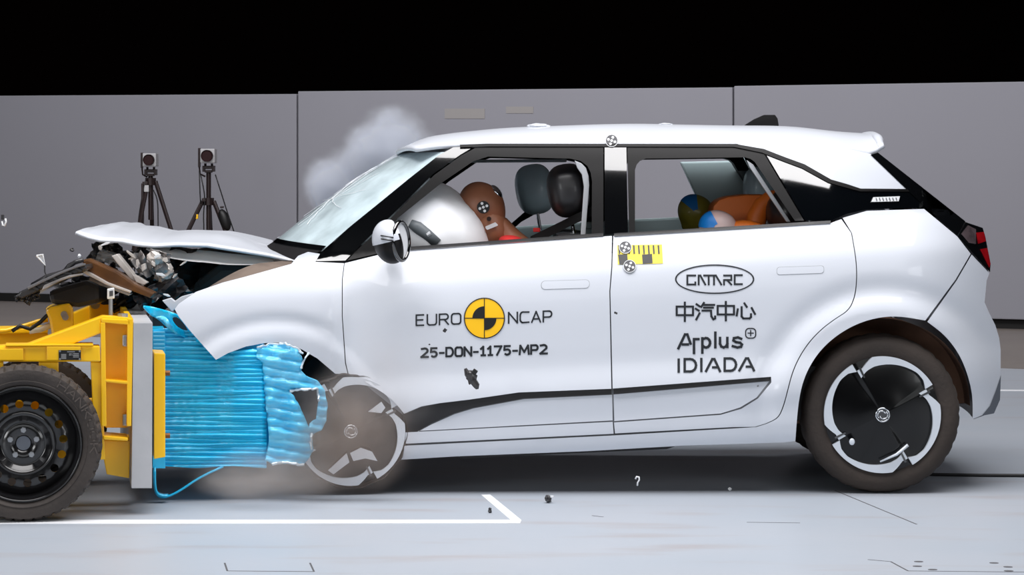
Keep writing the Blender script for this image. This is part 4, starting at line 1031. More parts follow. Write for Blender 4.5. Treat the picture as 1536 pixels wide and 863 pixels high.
for k, (x, y) in enumerate([(232, 388), (240, 400), (250, 408), (226, 402), (244, 415)]):
    bm = bmesh.new(); ellipsoid(bm, W(x, y, Y0 + .05 + .03 * k), (.035, .03, .028), Matrix.Rotation(k, 3, 'Y'), 9, 6, lambda p: p * (1 + .4 * noise.noise(p * 3 + Vector((k, 0, 0))))); mkbm('crumpled_bracket', bm, M['steel'] if k % 2 else M['bright'], car)
ypoly('bent_bracket', [(167, 384), (176, 381), (193, 402), (206, 418), (213, 430), (204, 430), (190, 412), (176, 396)], Y0 - .02, Y0 + .05, M['bright'], car, .004)
ypoly('bent_bracket', [(198, 412), (206, 414), (222, 424), (216, 428), (204, 424)], Y0 - .04, Y0 + .0, M['bright'], car, .003)
ypoly('bent_bracket', [(211, 398), (217, 395), (219, 404), (213, 408)], Y0 - .02, Y0 + .02, M['bright'], car, .003)
# brown cross beam across the nose and the dark bumper piece thrown forward
ypoly('cross_beam', [(122, 391), (131, 388), (176, 408), (205, 428), (232, 440), (226, 448), (196, 436), (160, 424), (128, 404)], Y0 - .12, Y0 - .02, M['brown'], car, .008)
ypoly('beam_lip', [(122, 408), (128, 405), (162, 424), (197, 437), (195, 440), (160, 428)], Y0 - .14, Y0 - .11, M['bright'], car, .003)
ypoly('beam_lip', [(135, 415), (150, 422), (197, 441), (193, 444), (150, 428), (133, 420)], Y0 - .10, Y0 - .04, M['steel'], car, .003)
bp = [(25, 445), (31, 437), (48, 429), (70, 418), (95, 409), (112, 401), (128, 397), (130, 404), (112, 413), (92, 421), (72, 430), (50, 441), (34, 448)]
fbm = ypoly('front_bumper', bp, Y0 - .3, Y0 + .0, M['plastic'], car, .006)
for k, (x, y, a) in enumerate([(52, 432, .5), (70, 424, .3), (84, 419, .6), (101, 410, .2), (116, 404, .45)]):
    bm = bmesh.new(); box(bm, W(x, y, Y0 - .305), (.04, .02, .012), .003, Matrix.Rotation(a, 3, 'Y')); mkbm('bumper_rib', bm, M['trim'], fbm)
ypoly('bumper_highlight', [(40, 431), (62, 420), (92, 407), (112, 399), (127, 395), (128, 398), (112, 403), (92, 411), (62, 425), (42, 435)], Y0 - .32, Y0 - .3, mat('bumper_highlight_grey', (104, 104, 108), .4), car, .003)  # grey strip paints the highlight along the bumper's top edge
for k, (x, y, L, wd, a) in enumerate([(158, 366, 16, 4, -20), (150, 372, 8, 6, 60), (196, 382, 18, 4, 40), (236, 384, 12, 6, -30), (248, 390, 9, 8, 20), (256, 402, 14, 5, 70), (241, 412, 16, 5, 10), (230, 396, 10, 5, 55), (262, 414, 10, 4, -50), (222, 436, 18, 4, 30), (196, 388, 8, 3, -15), (275, 395, 14, 3, -35), (250, 443, 12, 4, 15), (146, 402, 14, 3, 25), (206, 395, 12, 5, 80)]):
    ca, sa = math.cos(math.radians(a)), math.sin(math.radians(a)); q = [(-.5, -.2), (.1, -.5), (.5, .1), (.2, .5), (-.4, .3)]
    ypoly('metal_sliver', [(x + u * L * ca - v * wd * sa, y + u * L * sa + v * wd * ca) for u, v in q], Y0 - .03 - .01 * (k % 3), Y0 - .02, M['bright'] if k % 3 else M['white_dec'], car, .002)
ypoly('bumper_highlight', [(66, 428), (90, 418), (104, 413), (125, 410), (124, 413), (104, 417), (88, 423), (70, 433), (62, 436)], Y0 - .33, Y0 - .31, M['steel'], car, .003)  # second highlight strip laid on the bumper, in steel colour
bm = bmesh.new(); tube(bm, [W(x, y, Y0 - .2) for x, y in [(48, 428), (70, 415), (95, 408), (112, 394), (125, 390)]], .009, 8); tube(bm, [W(x, y, Y0 - .2) for x, y in [(96, 407), (103, 398), (115, 392), (122, 392)]], .007, 8); mkbm('bumper_tube', bm, M['plastic'], car, True)
ypoly('bumper_filler', [(72, 437), (100, 428), (130, 420), (150, 428), (150, 455), (118, 462), (75, 456)], Y0 + .0, Y0 + .25, M['seat'], car, .02)
for x, y in [(32, 444), (38, 449), (47, 446), (55, 442), (28, 447), (43, 452)]:
    crumple('torn_bit', W(x, y, Y0 - .28), (.03, .02, .025), M['plastic'], car, x, .4, x)
# white torn panel corner beside the fender
ypoly('torn_corner', [(243, 451), (256, 447), (262, 452), (272, 445), (290, 440), (287, 446), (264, 462), (258, 468)], Y0 - .25, Y0 - .22, M['white'], car, .003)

# ------------------------------------------------------------------ the trolley with the blue barrier
OT = W(228, 733, 10.75); OT.z = 0
uh = Vector((.986, .166, 0)).normalized(); vh = Vector((-uh.y, uh.x, 0)); cam0 = Vector((0, 0, CH))
def T(px, py, v):
    r = Vector(((px - CX) / F, 1, -(py - CY) / F)); t = ((OT - cam0).dot(vh) + v) / r.dot(vh); return cam0 + r * t
tr = empty('crash_trolley', T(60, 785, .6)); tr.location.z = 0
tag(tr, 'yellow steel crash trolley with aluminium plate and crushed blue barrier block', 'trolley')
def tp(name, poly, v0, v1, m, bev=.004, parent=None, vref=None):
    vref = v0 if vref is None else vref
    bm = bmesh.new(); prism(bm, [T(x, y, vref) + vh * (v0 - vref) for x, y in poly], vh * (v1 - v0), bev); return mkbm(name, bm, m, parent or tr)
plate = tp('front_plate', [(200, 484), (229, 484), (228, 733), (197, 733)], 0, 1.62, M['alu'], .004)
br = tp('front_bracket', [(231, 530), (248, 531), (248, 686), (231, 689)], .06, .30, M['yellow'], .003)
for y in (560, 654):
    bm = bmesh.new(); c = T(248, y, .12); tube(bm, [c, c + uh * .018], .011, 6); mkbm('bolt', bm, M['rust'], br)
# welded box behind the plate
gb = tp('end_flange', [(191, 478), (200, 478), (197, 640), (190, 640)], .0, 1.5, M['yellow'])
tp('upright', [(151, 484), (158, 484), (160, 640), (152, 640)], .0, .09, M['yellow'])
tp('back_web', [(156, 484), (194, 484), (192, 642), (158, 642)], .09, .11, M['yellow'])
tp('rib', [(152, 478), (196, 480), (196, 488), (152, 484)], .0, .18, M['yellow'])
tp('rib', [(153, 569), (192, 572), (192, 577), (153, 573)], .0, .18, M['yellow'])
tp('rib', [(155, 654), (192, 657), (192, 662), (155, 660)], .0, .18, M['yellow'])
tp('lower_web', [(150, 660), (195, 662), (194, 718), (160, 712)], .10, .12, M['yellow'])
for y in (511, 630):
    bm = bmesh.new(); c = T(188, y, .07); box(bm, c, (.02, .03, .045), .005); mkbm('bolt', bm, M['nut'], gb)
tp('top_tube', [(-60, 523), (42, 516), (146, 477), (154, 474), (196, 477), (196, 482), (152, 482), (152, 500), (110, 516), (42, 521), (-60, 528)], .01, .10, M['yellow'], .006)
mb = tp('main_beam', [(-80, 521), (150, 519), (151, 543), (-80, 543)], .0, .10, M['yellow'], .006)
tp('beam_top_strip', [(8, 517), (140, 516), (140, 519.5), (8, 520)], -.012, .1, M['yellow'], .003)
tp('doubler_plate', [(-30, 524), (35, 523), (35, 541), (-30, 541)], -.012, 0, M['yellow'], .003)
tp('doubler_plate', [(70, 520), (121, 520), (121, 541), (70, 541)], -.012, 0, M['yellow'], .003)
tp('post', [(58, 543), (88, 543), (88, 640), (58, 640)], .02, .1, M['yellow'])
tp('post', [(136, 543), (152, 543), (158, 690), (142, 690)], .02, .1, M['yellow'])
tp('post', [(-12, 543), (5, 543), (5, 640), (-12, 640)], .02, .1, M['yellow'])
tp('lower_beam', [(-80, 600), (160, 600), (160, 625), (-80, 625)], .14, .24, M['yellow'], .006)
tp('side_rail', [(-80, 652), (195, 655), (195, 690), (-80, 690)], .30, .4, M['yellow'], .006)
npl = tp('nameplate', [(88, 525.5), (121.5, 525.5), (121.5, 540.5), (88, 540.5)], -.016, -.012, M['black_dec'], .001)
bm = bmesh.new()
for q in ribbon_pts([[(101, 528), (112, 528)]] + [[(104 + 2 * (k % 2), 531 + 2 * (k // 2)), (109, 531 + 2 * (k // 2))] for k in range(4)] + [[(110, 531 + 2.4 * k), (118, 531 + 2.4 * k)] for k in range(3)] + [[(92, 532 + 2 * k), (99, 532 + 2 * k)] for k in range(4)], .8):
    f = bm.faces.new([bm.verts.new(T(p[0], p[1], -.0168)) for p in q])
mkbm('nameplate_lettering', bm, M['cambox'], npl)
for x, y in [(90, 527), (119.5, 527), (90, 539), (119.5, 539)]:
    bm = bmesh.new(); c = T(x, y, -.02); tube(bm, [c, c + vh * .006], .004, 8); mkbm('rivet', bm, M['nut'], npl)
# far-side beams of the frame
tp('far_beam', [(-80, 494), (72, 492), (72, 500), (-80, 502)], .9, 1.1, M['yellow'], .006)
tp('far_web', [(-80, 501), (72, 500), (72, 516), (-80, 518)], .98, 1.0, M['yellow'], .003)
tp('far_brace', [(104, 472), (136, 459), (138, 470), (138, 492), (100, 496)], 1.1, 1.2, M['yellow'], .005)
fg = tp('far_gusset', [(134, 454), (178, 453), (180, 500), (135, 500)], 1.05, 1.25, M['yellow'], .006)
tp('far_gusset_top', [(134, 453), (160, 453), (160, 456), (134, 456)], 1.0, 1.3, M['yellow'], .003)
lk = tp('lock_block', [(68, 466), (76, 460), (104, 455), (110, 462), (111, 500), (78, 505), (74, 480)], .72, .9, M['yellow'], .01)
for x, y in [(96, 472), (98, 476)]:
    bm = bmesh.new(); c = T(x, y, .70); tube(bm, [c, c + vh * .03], .014, 8); mkbm('bolt', bm, M['nut'], lk)
bm = bmesh.new(); tube(bm, [T(143, 457, 1.03), T(143, 457, 1.1)], .02, 10); mkbm('bolt', bm, M['nut'], fg)
bm = bmesh.new(); c = T(184, 476, .06); tube(bm, [c - Vector((0, 0, .012)), c + Vector((0, 0, .014))], .02, 8); mkbm('bolt', bm, M['nut'], gb)
bm = bmesh.new(); c = T(173, 482, .03); tube(bm, [c, c + Vector((0, 0, .012))], .016, 8); mkbm('bolt', bm, M['rust'], gb)
bm = bmesh.new(); tube(bm, [T(x, y, .8) for x, y in [(-40, 499), (10, 496), (40, 488), (58, 482), (72, 480)]], .009, 8); mkbm('hose', bm, M['yellow'], tr, True)
bm = bmesh.new(); tube(bm, [T(x, y, .75) for x, y in [(18, 497), (30, 489), (45, 494), (60, 484), (70, 474), (78, 468)]], .008, 8); mkbm('hose', bm, M['cable'], tr, True)
bm = bmesh.new(); tube(bm, [T(x, y, .8) for x, y in [(44, 497), (60, 495), (76, 488)]], .012, 8); mkbm('hose', bm, mat('white_hose', (225, 215, 190), .5), tr, True)
ypts = [T(x, y, .12) for x, y in [(161, 434), (171.5, 432), (172, 448), (161, 449)]]
bm = bmesh.new(); prism(bm, ypts, vh * .04, .003); sb_ = mkbm('sensor_box', bm, M['white_dec'], tr)
bm = bmesh.new(); tube(bm, [T(166, 448, .14), T(166, 476, .14)], .008, 8); mkbm('sensor_stalk', bm, M['nut'], sb_)
bm = bmesh.new(); prism(bm, [T(x, y, .117) for x, y in [(164, 437), (169.5, 436), (169.5, 444), (164, 445)]], vh * .002); mkbm('sensor_label', bm, M['grey_dec'], sb_)
# cross members keep the two sides together
for u in (-.35, -.9):
    bm = bmesh.new(); p = OT + uh * u + vh * .6; box(bm, p + Vector((0, 0, .33)), (.08, 1.1, .1), .01, Matrix.Rotation(math.atan2(uh.y, uh.x), 3, 'Z')); mkbm('cross_member', bm, M['yellow'], tr)

# trolley wheels
def rim_disc(bm, c, ax, r0, r1, h0, h1, nh, hr, hrad, bulge=0):
    A_, S_, U_ = axes(ax)
    outer = disc_px(0, 0, r1, 72); inner = disc_px(0, 0, r0, 48)
    holes = [inner] + [disc_px(hrad * math.cos(2 * math.pi * k / nh + .1), hrad * math.sin(2 * math.pi * k / nh + .1), hr, 14) for k in range(nh)]
    pts, tris, rings = tri_fill(outer, r1 * .09, holes)
    def hh(x, y): t = (math.hypot(x, y) - r0) / (r1 - r0); return h0 + (h1 - h0) * t + bulge * math.sin(math.pi * min(1, max(0, t)))
    vs_ = [bm.verts.new(c + A_ * hh(x, y) - S_ * x + U_ * y) for x, y in pts]
    for t in tris: bm.faces.new([vs_[i] for i in t])
    for rg in rings[2:]:
        b = [bm.verts.new(vs_[i].co + A_ * .006) for i in rg]; n = len(rg)
        for k in range(n): bm.faces.new((vs_[rg[k]], vs_[rg[(k + 1) % n]], b[(k + 1) % n], b[k]))
def trolley_wheel(cpx, v, rpx, letters=True, rot=0):
    c = T(cpx[0], cpx[1], v); sc = c.y / F; wh = empty('wheel', c, tr); rt = rpx * sc; rr = 87 * sc * rpx / 118.
    A_, S_, U_ = axes(vh)
    prof = [(rr * .985, .03), (rr, .012), (rr * 1.03, .004), (rr + (rt - rr) * .25, -.004), (rr + (rt - rr) * .3, -.0005), (rr + (rt - rr) * .55, -.006), (rr + (rt - rr) * .8, .0), (rt * .965, .014), (rt * .988, .028), (rt, .05),
            (rt, .085), (rt * .985, .087), (rt * .985, .093), (rt, .095), (rt, .13), (rt * .99, .16), (rt * .97, .175), (rr + (rt - rr) * .5, .19), (rr, .16)]
    def rf(j, k, r): return r - (.008 if 7 <= j <= 15 and k % 4 == (0 if j < 12 else 2) else 0)
    bm = bmesh.new(); lathe(bm, c, vh, prof, 192, rf); ty = mkbm('tyre', bm, M['tyre2'], wh, 'auto')
    bm = bmesh.new(); lathe(bm, c, vh, [(rr * .99, .022), (rr * 1.01, .004), (rr * .985, .0), (rr * .965, .006), (rr * .93, .028), (rr * .90, .05), (rr * .885, .08), (rr * .87, .14)], 72); mkbm('rim', bm, M['rim'], wh, True)
    bm = bmesh.new(); rim_disc(bm, c, vh, rr * .54, rr * .90, .038, .06, 16, rr * .072, rr * .685, -.012); mkbm('rim_disc', bm, M['rim'], wh, 'auto')
    bm = bmesh.new(); lathe(bm, c, vh, [(rr * .56, .036), (rr * .545, .022), (rr * .52, .020), (rr * .48, .030), (rr * .40, .046), (rr * .36, .052), (rr * .34, .048), (rr * .14, .046), (rr * .135, .052), (rr * .13, .07), (.001, .07)], 64); mkbm('rim_bowl', bm, M['rim'], wh, True)
    for k in range(5):
        a = math.radians(18 + 72 * k + rot); p = c - S_ * math.cos(a) * rr * .235 + U_ * math.sin(a) * rr * .235
        bm = bmesh.new(); tube(bm, [p + A_ * .046, p + A_ * .026], rr * .05, 6); tube(bm, [p + A_ * .03, p + A_ * .018], rr * .028, 8); mkbm('lug_nut', bm, M['nut'], wh, 'auto')
    bm = bmesh.new(); tube(bm, [c + A_ * .069, c + A_ * .05], rr * .125, 20); mkbm('hub', bm, M['diff'], wh)
    bm = bmesh.new(); tube(bm, [c + A_ * .09, c + A_ * .22], rr * .3, 20); mkbm('brake_drum', bm, M['gap'], wh)
    if letters:
        bm = bmesh.new()
        txt = 'HANKOOK'; rm = rr + (rt - rr) * .58; hl_ = (rt - rr) * .34
        for i, ch in enumerate(txt):
            ac = math.radians(56 - i * 10.0)
            for ln in G[ch]:
                for q in ribbon_pts([[(gx, gy) for gx, gy in ln]], .15):
                    P = []
                    for gx, gy in q:
                        a = ac - (gx - .5) * math.radians(7.5); r = rm + (gy - .5) * hl_; P.append(c - S_ * math.cos(a) * r + U_ * math.sin(a) * r - A_ * .0075)
                    bm.faces.new([bm.verts.new(p) for p in P])
        mkbm('tyre_lettering', bm, mat('raised_tyre_lettering', (84, 76, 71), .8), wh)
    return wh
trolley_wheel((35, 667), -.17, 118, True, 0)
trolley_wheel((56, 640), 1.05, 104, False, 30)
bm = bmesh.new(); tube(bm, [T(35, 667, -.02), T(35, 667, -.02) + vh * 1.25], .035, 16); mkbm('axle', bm, M['gap'], tr)

# blue honeycomb barrier
blk = empty('barrier_block', T(320, 600, .9), tr)
VB = .42
def face_v(px, py):
    row = py / 6.6; wv = abs((row + .12 * math.sin(px / 31 + int(row) * 1.7)) % 1 - .5) * 2
    lump = noise.noise(Vector((px / 60, py / 9, 4.2)))
    return VB - .016 * wv ** .7 - .012 * lump - .03 * sstep((px - 330) / 70) * (1 - sstep((px - 392) / 12)) * math.exp(-((py - 600) / 70) ** 2)
def tgrid(name, x0, x1, nx, y0f, y1f, ny, vf, m, parent, smooth=True):
    V = []; Fc = []
    for i in range(nx + 1):
        x = x0 + (x1 - x0) * i / nx
        for j in range(ny + 1):
            y = y0f(x) + (y1f(x) - y0f(x)) * j / ny; V.append(T(x, y, vf(x, y)))
    for i in range(nx):
        for j in range(ny): a = i * (ny + 1) + j; Fc.append((a, a + 1, a + ny + 2, a + ny + 1))
    return mk(name, V, Fc, m, parent, smooth)
topf = lambda x: 496 + 4 * math.sin(x / 23) + (x - 230) * .03 + 26 * sstep((x - 322) / 34); botf = lambda x: 701 - 1.5 * math.sin(x / 17)
o = tgrid('corrugated_face', 229, 400, 46, topf, botf, 140, face_v, M['blue'], blk); o['kind'] = 'stuff'
tp('block_core', [(230, 500), (396, 502), (396, 697), (230, 699)], VB + .022, VB + 1.0, M['blue'], 0, blk)
tp('backing_sheet', [(229, 494), (248, 494), (248, 703), (229, 703)], VB - .03, VB + 1.0, M['blue'], .002, blk)
for k in range(6):
    tp('backing_ridge', [(230, 497 + k * 6), (247, 497 + k * 6), (247, 499.5 + k * 6), (230, 499.5 + k * 6)], VB - .036, VB - .02, M['bluel'], .001, blk)
# crumpled front skin with the torn opening
FR = [(386, 522), (402, 517), (428, 516), (446, 524), (454, 540), (452, 556), (462, 567), (478, 573), (487, 585), (491, 610), (489, 632), (482, 646), (468, 652), (470, 676), (462, 690), (455, 698), (432, 694), (408, 697), (398, 690), (404, 660), (400, 620), (396, 580), (394, 545), (384, 535)]
hole = [(434, 587), (452, 584), (477, 583.5), (478, 602), (474, 630), (465, 635), (464, 643), (458, 628), (447, 604)]
def front_v(x, y):
    q = y - .18 * (x - 400); wv = abs((q / 15) % 1 - .5) * 2
    return VB - .02 - .030 * wv - .03 * noise.noise(Vector((x / 22, y / 22, 1))) + .05 * sstep((x - 440) / 50) + .0015 * max(0, 530 - y)
pts, tris, rings = tri_fill(FR, 4.5, [hole])
V = [T(x, y, front_v(x, y)) for x, y in pts]; Fc = [t for t in tris]
skin = mk('front_skin', V, Fc, M['bluel'], blk, True); s_ = skin.modifiers.new('thick', 'SOLIDIFY'); s_.thickness = .006; s_.offset = 1
tp('front_core', [(396, 530), (430, 528), (444, 560), (470, 585), (476, 640), (455, 690), (400, 690)], VB + .08, VB + .95, M['blue'], .01, blk)
tp('torn_cavity_shade', [(430, 580), (482, 580), (480, 636), (462, 648), (444, 606)], VB + .05, VB + .075, mat('cavity_shade_grey', (78, 78, 80), .6, .3, 0, .8, 20, (40, 40, 42)), .0, blk)  # dark sheet before the blue core, painting the shade in the opening
M['fray'] = mat('frayed_foil_edge', (210, 222, 230), .4, .4)
for e in (hole[:4], [(386, 522), (402, 517), (428, 516), (446, 524), (454, 531)], [(452, 552), (456, 540), (462, 530)], [(468, 652), (466, 664), (468, 674)], [(408, 697), (432, 694), (455, 698)]):
    bm = bmesh.new(); pts = [T(x + random.uniform(-1, 1), y + random.uniform(-1, 1), front_v(x, y) - .012) for x, y in dens(e, 4, False)]; tube(bm, pts, [.003 + .004 * random.random() for _ in pts], 6)
    mkbm('frayed_edge', bm, M['fray'], skin)
# sheets curled up over the plate
def curl(name, pts, v0, v1, m):
    V = []; Fc = []; n = len(pts)
    for i, (x, y) in enumerate(pts): V += [T(x, y, v0), T(x, y, v0) + vh * (v1 - v0)]
    for i in range(n - 1): Fc.append((2 * i, 2 * i + 1, 2 * i + 3, 2 * i + 2))
    o = mk(name, V, Fc, m, blk, True); s = o.modifiers.new('thick', 'SOLIDIFY'); s.thickness = .004; return o
def sheet(name, poly, holes, vf, m):
    pts, tris, rings = tri_fill(smooth_poly(poly), 3.5, [smooth_poly(h) for h in holes])
    o = mk(name, [T(x, y, vf(x, y)) for x, y in pts], tris, m, blk, True); q = o.modifiers.new('thick', 'SOLIDIFY'); q.thickness = .004; return o
sheet('curled_sheet', [(211, 458), (228, 460), (243, 464), (258, 468), (272, 476), (288, 500), (308, 516), (292, 514), (270, 504), (256, 497), (246, 486), (236, 478), (231, 476), (225, 473)],
      [[(258, 476), (267, 476), (277, 487), (283, 498), (268, 493), (260, 484)]], lambda x, y: .40 + .03 * math.sin((x - 215) / 9), M['blue'])
sheet('curled_sheet', [(231, 476), (243, 474), (252, 478), (256, 488), (266, 496), (258, 497), (249, 490), (246, 482), (240, 480)], [], lambda x, y: .37 + .02 * math.sin((x + y) / 7), M['bluel'])
tp('block_gap_shade', [(229, 472), (300, 476), (320, 520), (229, 500)], .62, .64, M['gap'], 0, blk)  # dark sheet added as the shade between curled sheets and block
bm = bmesh.new(); tube(bm, [T(x, y, .40) for x, y in smooth_poly([(231, 704), (231, 730), (236, 745), (248, 747), (268, 738), (300, 716), (335, 700)], 2, False)], [.008] * 4 + [.006] * 100 if False else .005, 6); mkbm('loose_strap', bm, M['blue'], blk, True)
bm = bmesh.new(); pts = smooth_poly([(231, 702), (231, 728), (234, 742), (243, 746.5), (253, 746)], 2, False)
V = []; Fc = []
for x, y in pts: V += [T(x, y, .36), T(x, y, .36) + vh * .06]
o = mk('strap_band', V, [(2 * i, 2 * i + 1, 2 * i + 3, 2 * i + 2) for i in range(len(pts) - 1)], M['blue'], blk, True); s = o.modifiers.new('t', 'SOLIDIFY'); s.thickness = .008; bm.free()

# ------------------------------------------------------------------ tripods with measuring cameras
def tripod(x0, y_cam, Y, label, legs, apex, bar, col, r, extra):
    foot = W(x0, CY + CH * F / Y, Y); t = empty('camera_tripod', (foot.x, Y, 0)); tag(t, label, 'tripod', None)
    k = Y / F
    bm = bmesh.new(); c = W(x0, y_cam, Y); box(bm, c, (2.35 * r * k, .2, 2.3 * r * k), .008); cb = mkbm('camera_body', bm, M['cambox'], t)
    bm = bmesh.new(); lathe(bm, c + Vector((0, -.1, 0)), (0, 1, 0), [(.001, -.06), (r * k * .8, -.06), (r * k * .95, -.07), (r * k * .95, .0)], 28); mkbm('lens', bm, M['lens'], cb)
    bm = bmesh.new(); box(bm, W(bar[0], (bar[1] + bar[2]) / 2, Y), (3.6 * k, .03, (bar[2] - bar[1]) * k), .005); tube(bm, [W(bar[0], bar[2], Y), W(bar[0] + 1, bar[2] + 10, Y), W(x0 - 5, bar[2] + 14, Y)], .008, 6); mkbm('antenna', bm, M['tripod'], t)
    bm = bmesh.new(); box(bm, W(x0, y_cam + r + 8, Y), (16 * k, .08, 5 * k), .006); box(bm, W(x0 - 7, y_cam + r + 10, Y), (3.5 * k, .09, 9 * k), .004); box(bm, W(x0 + 7.5, y_cam + r + 10, Y), (4 * k, .09, 9 * k), .004); box(bm, W(x0, y_cam + r + 14, Y), (11 * k, .07, 4 * k), .005)
    tube(bm, [W(x0 - 5, y_cam + r + 2, Y), W(x0 - 5, y_cam + r + 7, Y)], .012, 6); tube(bm, [W(x0 + 5, y_cam + r + 2, Y), W(x0 + 5, y_cam + r + 7, Y)], .012, 6); mkbm('pan_head', bm, M['tripod'], t)
    bm = bmesh.new(); tube(bm, [W(x0, y_cam + r + 15, Y), W(x0, col, Y)], .022, 12); tube(bm, [W(x0, apex - 5, Y), W(x0, apex + 6, Y)], .05, 12); mkbm('column', bm, M['tripod'], t)
    for a, dy in legs:
        f = W(a, CY + CH * F / Y, Y); f.y += dy; f.z = .012; top = W(x0 + (a - x0) * .10, apex, Y); top.y += dy * .08
        bm = bmesh.new(); mid = top.lerp(f, .5); tube(bm, [top, mid], .02, 8); tube(bm, [mid - (f - top).normalized() * .04, mid + (f - top).normalized() * .02], .028, 8); tube(bm, [mid, f], .015, 8); tube(bm, [f + Vector((0, 0, .02)), f - Vector((0, 0, .012))], .022, 8); mkbm('leg', bm, M['tripod'], t)
    for pts in extra.get('cable', []):
        bm = bmesh.new(); P = [W(x, y, Y - .06) for x, y in smooth_poly(pts, 2, False)]; tube(bm, P, .006, 6); mkbm('cable', bm, M['cable'], t, True)
    for c in extra.get('pouch', []):
        bm = bmesh.new(); ellipsoid(bm, W(c[0], c[1], Y - .05), (c[2] * k, .05, c[3] * k), Matrix.Rotation(-.35, 3, 'Y'), 16, 10); mkbm('pouch', bm, M['cable'], t, True)
    for p in extra.get('bracket', []):
        bm = bmesh.new(); box(bm, W(p[0], p[1], Y - .04), (p[2] * k, .05, p[3] * k), .005); mkbm('clamp', bm, M[p[4]], t)
    return t
tripod(226, 240, 25.6, 'left dark tripod by the grey wall with red-lensed camera and splayed legs', [(188, -.25), (300, -.1), (222, .45)], 272, (213, 229, 252), 330, 8.5,
       {'cable': [[(219, 268), (212, 300), (207, 335), (200, 420), (205, 478)], [(230, 285), (237, 300), (237, 340), (240, 420), (235, 478)]], 'bracket': [(220, 283, 7, 10, 'cambox'), (218, 275, 8, 5, 'tripod'), (214, 310, 3.5, 70, 'tripod')]})
tripod(313, 234, 25.3, 'right dark tripod by the grey wall with tall centre column and black pouch', [(224, -.25), (392, -.15), (313, .5)], 302, (299, 222, 251), 440, 9.2,
       {'cable': [[(323, 262), (332, 290), (343, 325), (352, 350), (370, 420), (365, 478)], [(299, 256), (300, 290), (301, 306)], [(301, 262), (308, 295), (305, 320), (306, 345), (306, 478)]], 'pouch': [(337, 330, 8, 17)], 'bracket': [(295, 325, 5, 7, 'yellow'), (306, 300, 6, 5, 'tripod'), (333, 311, 5, 3, 'tripod')]})

# ------------------------------------------------------------------ cable on the floor and flying debris
bm = bmesh.new(); P = [on_floor(x, y) + Vector((0, 0, .008)) for x, y in [(1240, 706), (1330, 712), (1400, 715), (1470, 716), (1560, 716.5), (1700, 717)]]; tube(bm, P, .007, 8)
tag(mkbm('floor_cable', bm, M['cable'], None, True), 'thin black cable lying on the floor behind the rear wheel', 'cable')
def debris(px, py, Y, sz, m, label, seed, kind='chunk', rot=0):
    c = W(px, py, Y)
    e = empty('debris_fragment', c); tag(e, label, 'debris')
    if kind == 'chunk':
        bm = bmesh.new(); ellipsoid(bm, c, sz, Matrix.Rotation(rot, 3, 'Y'), 9, 7, lambda p: p * (1 + .55 * noise.noise(p * 2.2 + Vector((seed, 0, 0))))); mkbm('chunk', bm, m, e)
    else:
        crumple('sheet', c, (sz[0] * 2, sz[1], sz[2] * 2), m, e, seed, .5, rot, 4)
    return e
d = debris(707, 566, 11.15, (.022, .02, .026), M['plastic'], 'black plastic fragment flying in front of the front door below its test number', 3)
bm = bmesh.new(); tube(bm, [W(698, 553, 11.15), W(701, 561, 11.15), W(707, 568, 11.15), W(715, 579, 11.15), W(716, 584, 11.15)], [.006, .013, .016, .014, .006], 7); mkbm('splinter', bm, M['plastic'], d)
bm = bmesh.new(); box(bm, W(712, 558, 11.14), (.02, .015, .02), .003, Matrix.Rotation(.6, 3, 'Y')); mkbm('clip', bm, M['trim'], d)
d = debris(822, 749, 11.14, (.016, .02, .013), M['plastic'], 'dark fragment with a white chip on the floor beside the painted corner line', 5, 'chunk', .5)
bm = bmesh.new(); box(bm, W(828, 745.5, 11.13), (.014, .012, .008), .002); mkbm('white_chip', bm, M['white_dec'], d)
debris(735, 766, 10.81, (.007, .01, .011), M['plastic'], 'small black crumb inside the painted corner line on the floor', 6)
e = empty('debris_fragment', W(956, 722, 11.25)); tag(e, 'white hooked scrap hovering in the dark shade under the rear door', 'debris')
bm = bmesh.new(); tube(bm, [W(x, y, 11.25) for x, y in [(953, 719), (955, 715.5), (958.5, 716), (959, 720), (956.5, 724), (956, 729)]], .0035, 6); mkbm('hook', bm, M['white_dec'], e, True)
debris(1095, 734, 11.55, (.008, .008, .007), M['white_dec'], 'tiny pale chip on the floor under the body just ahead of the rear wheel', 8)
debris(667.5, 496, 11.2, (.006, .004, .007), M['plastic'], 'tiny black flake flying under the lettering left of the yellow roundel', 9, 'sheet', .6)
debris(924, 470, 11.25, (.006, .004, .004), M['plastic'], 'tiny black flake flying beside the seam between the two doors', 10, 'sheet', .3)
debris(644, 517, 11.2, (.004, .003, .003), M['plastic'], 'tiny grey speck flying above the first digit of the test number', 14)
debris(108, 375, 11.2, (.0085, .008, .0085), M['plastic'], 'round dark crumb flying just left of the hood tip', 12)
e = empty('debris_fragment', W(63, 392, 11.1)); tag(e, 'clear pointed plastic shard flying above the torn black bumper', 'debris')
bm = bmesh.new(); tube(bm, [W(x, y, 11.1) for x, y in [(55, 384), (64, 382), (68, 398), (55, 384)]], .004, 6); mkbm('shard_rim', bm, M['white_dec'], e)
bm = bmesh.new(); prism(bm, [W(x, y, 11.1) for x, y in [(55, 384), (64, 382), (68, 398)]], (0, .002, 0)); mkbm('shard', bm, M['shard'], e)
bm = bmesh.new(); tube(bm, [W(67, 398, 11.1), W(67, 408, 11.1), W(70, 415, 11.1)], .003, 6); mkbm('shard_tail', bm, M['plastic'], e)
e = empty('debris_fragment', W(5, 332, 11.1)); tag(e, 'small clear chip with a dark end flying at far left before the wall', 'debris')
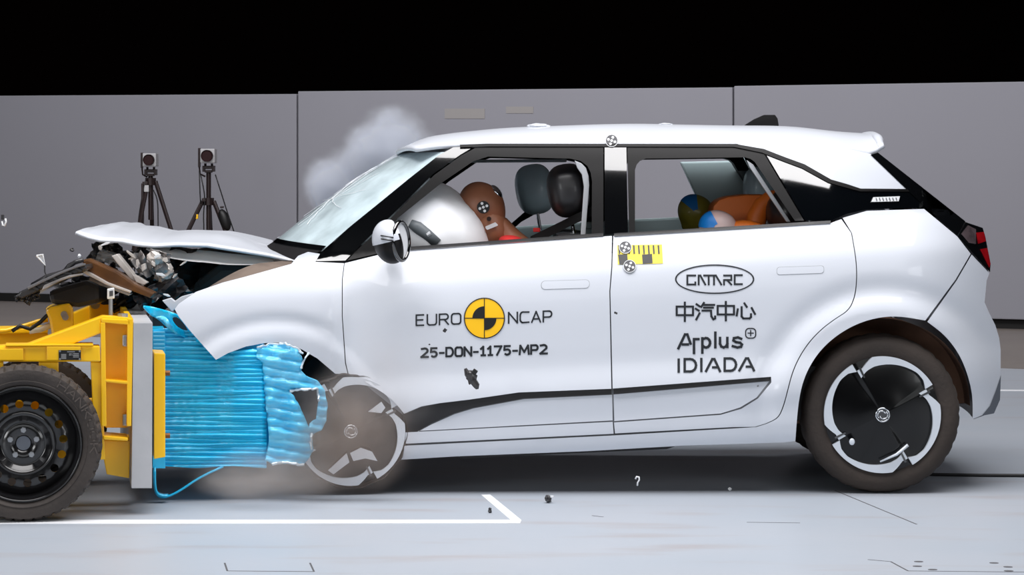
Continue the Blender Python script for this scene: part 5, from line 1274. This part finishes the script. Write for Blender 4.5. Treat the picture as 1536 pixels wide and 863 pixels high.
bm = bmesh.new(); tube(bm, [W(x, y, 11.1) for x, y in [(3, 332), (4, 338), (7, 339), (9, 333), (8, 328)]], .004, 6); mkbm('chip', bm, M['white_dec'], e, True)
bm = bmesh.new(); box(bm, W(4, 326, 11.1), (.012, .01, .02), .002); mkbm('chip_end', bm, M['plastic'], e)
debris(119, 384, 11.2, (.007, .007, .008), M['white_dec'], 'small white chip above the brown cross beam', 15)

# ------------------------------------------------------------------ smoke and dust
def cloud(name, label, px, py, Y, rx, ry, rd_, m, tilt=0):
    c = W(px, py, Y); k = Y / F
    bm = bmesh.new(); ellipsoid(bm, (0, 0, 0), (1, 1, 1), None, 20, 12); me = bpy.data.meshes.new(name); bm.to_mesh(me); bm.free(); me.materials.append(m)
    o = bpy.data.objects.new(name, me); C.objects.link(o); o.location = c; o.scale = (rx * k, rd_, ry * k); o.rotation_euler = (0, tilt, 0)
    tag(o, label, 'smoke', None, 'stuff'); return o
sm_w = smoke_mat('white_smoke', (240, 243, 250), 34, 1.4, .34, .62)
sm_b = smoke_mat('bay_dust', (200, 182, 170), 5, 1.6, .3, .6)
sm_d = smoke_mat('grey_dust', (215, 200, 190), 6.5, 1.7, .30, .62)
sm_f = smoke_mat('floor_dust', (226, 216, 210), 3.6, 1.2, .30, .66)
sm_l = smoke_mat('thin_dust', (222, 216, 214), 2.6, 1.4, .34, .66)
cloud('smoke_plume', 'pale smoke plume rising behind the top of the windscreen', 588, 224, 13.45, 88, 80, .3, sm_w, .3)
cloud('smoke_plume', 'pale smoke creeping down along the far edge of the windscreen', 525, 280, 13.6, 85, 70, .3, sm_w, .5)
cloud('dust_cloud', 'brown dust hanging under the raised hood beside the engine', 385, 400, 12.0, 85, 40, .3, sm_b)
cloud('dust_cloud', 'brown-grey dust cloud around the front wheel', 520, 650, 11.2, 135, 120, .16, sm_d)
cloud('dust_cloud', 'low dust on the floor below the blue barrier block', 400, 712, 11.0, 150, 52, .3, sm_f)
cloud('dust_cloud', 'thin dust drifting over the front edge of the front door', 575, 560, 11.2, 120, 110, .16, sm_l)
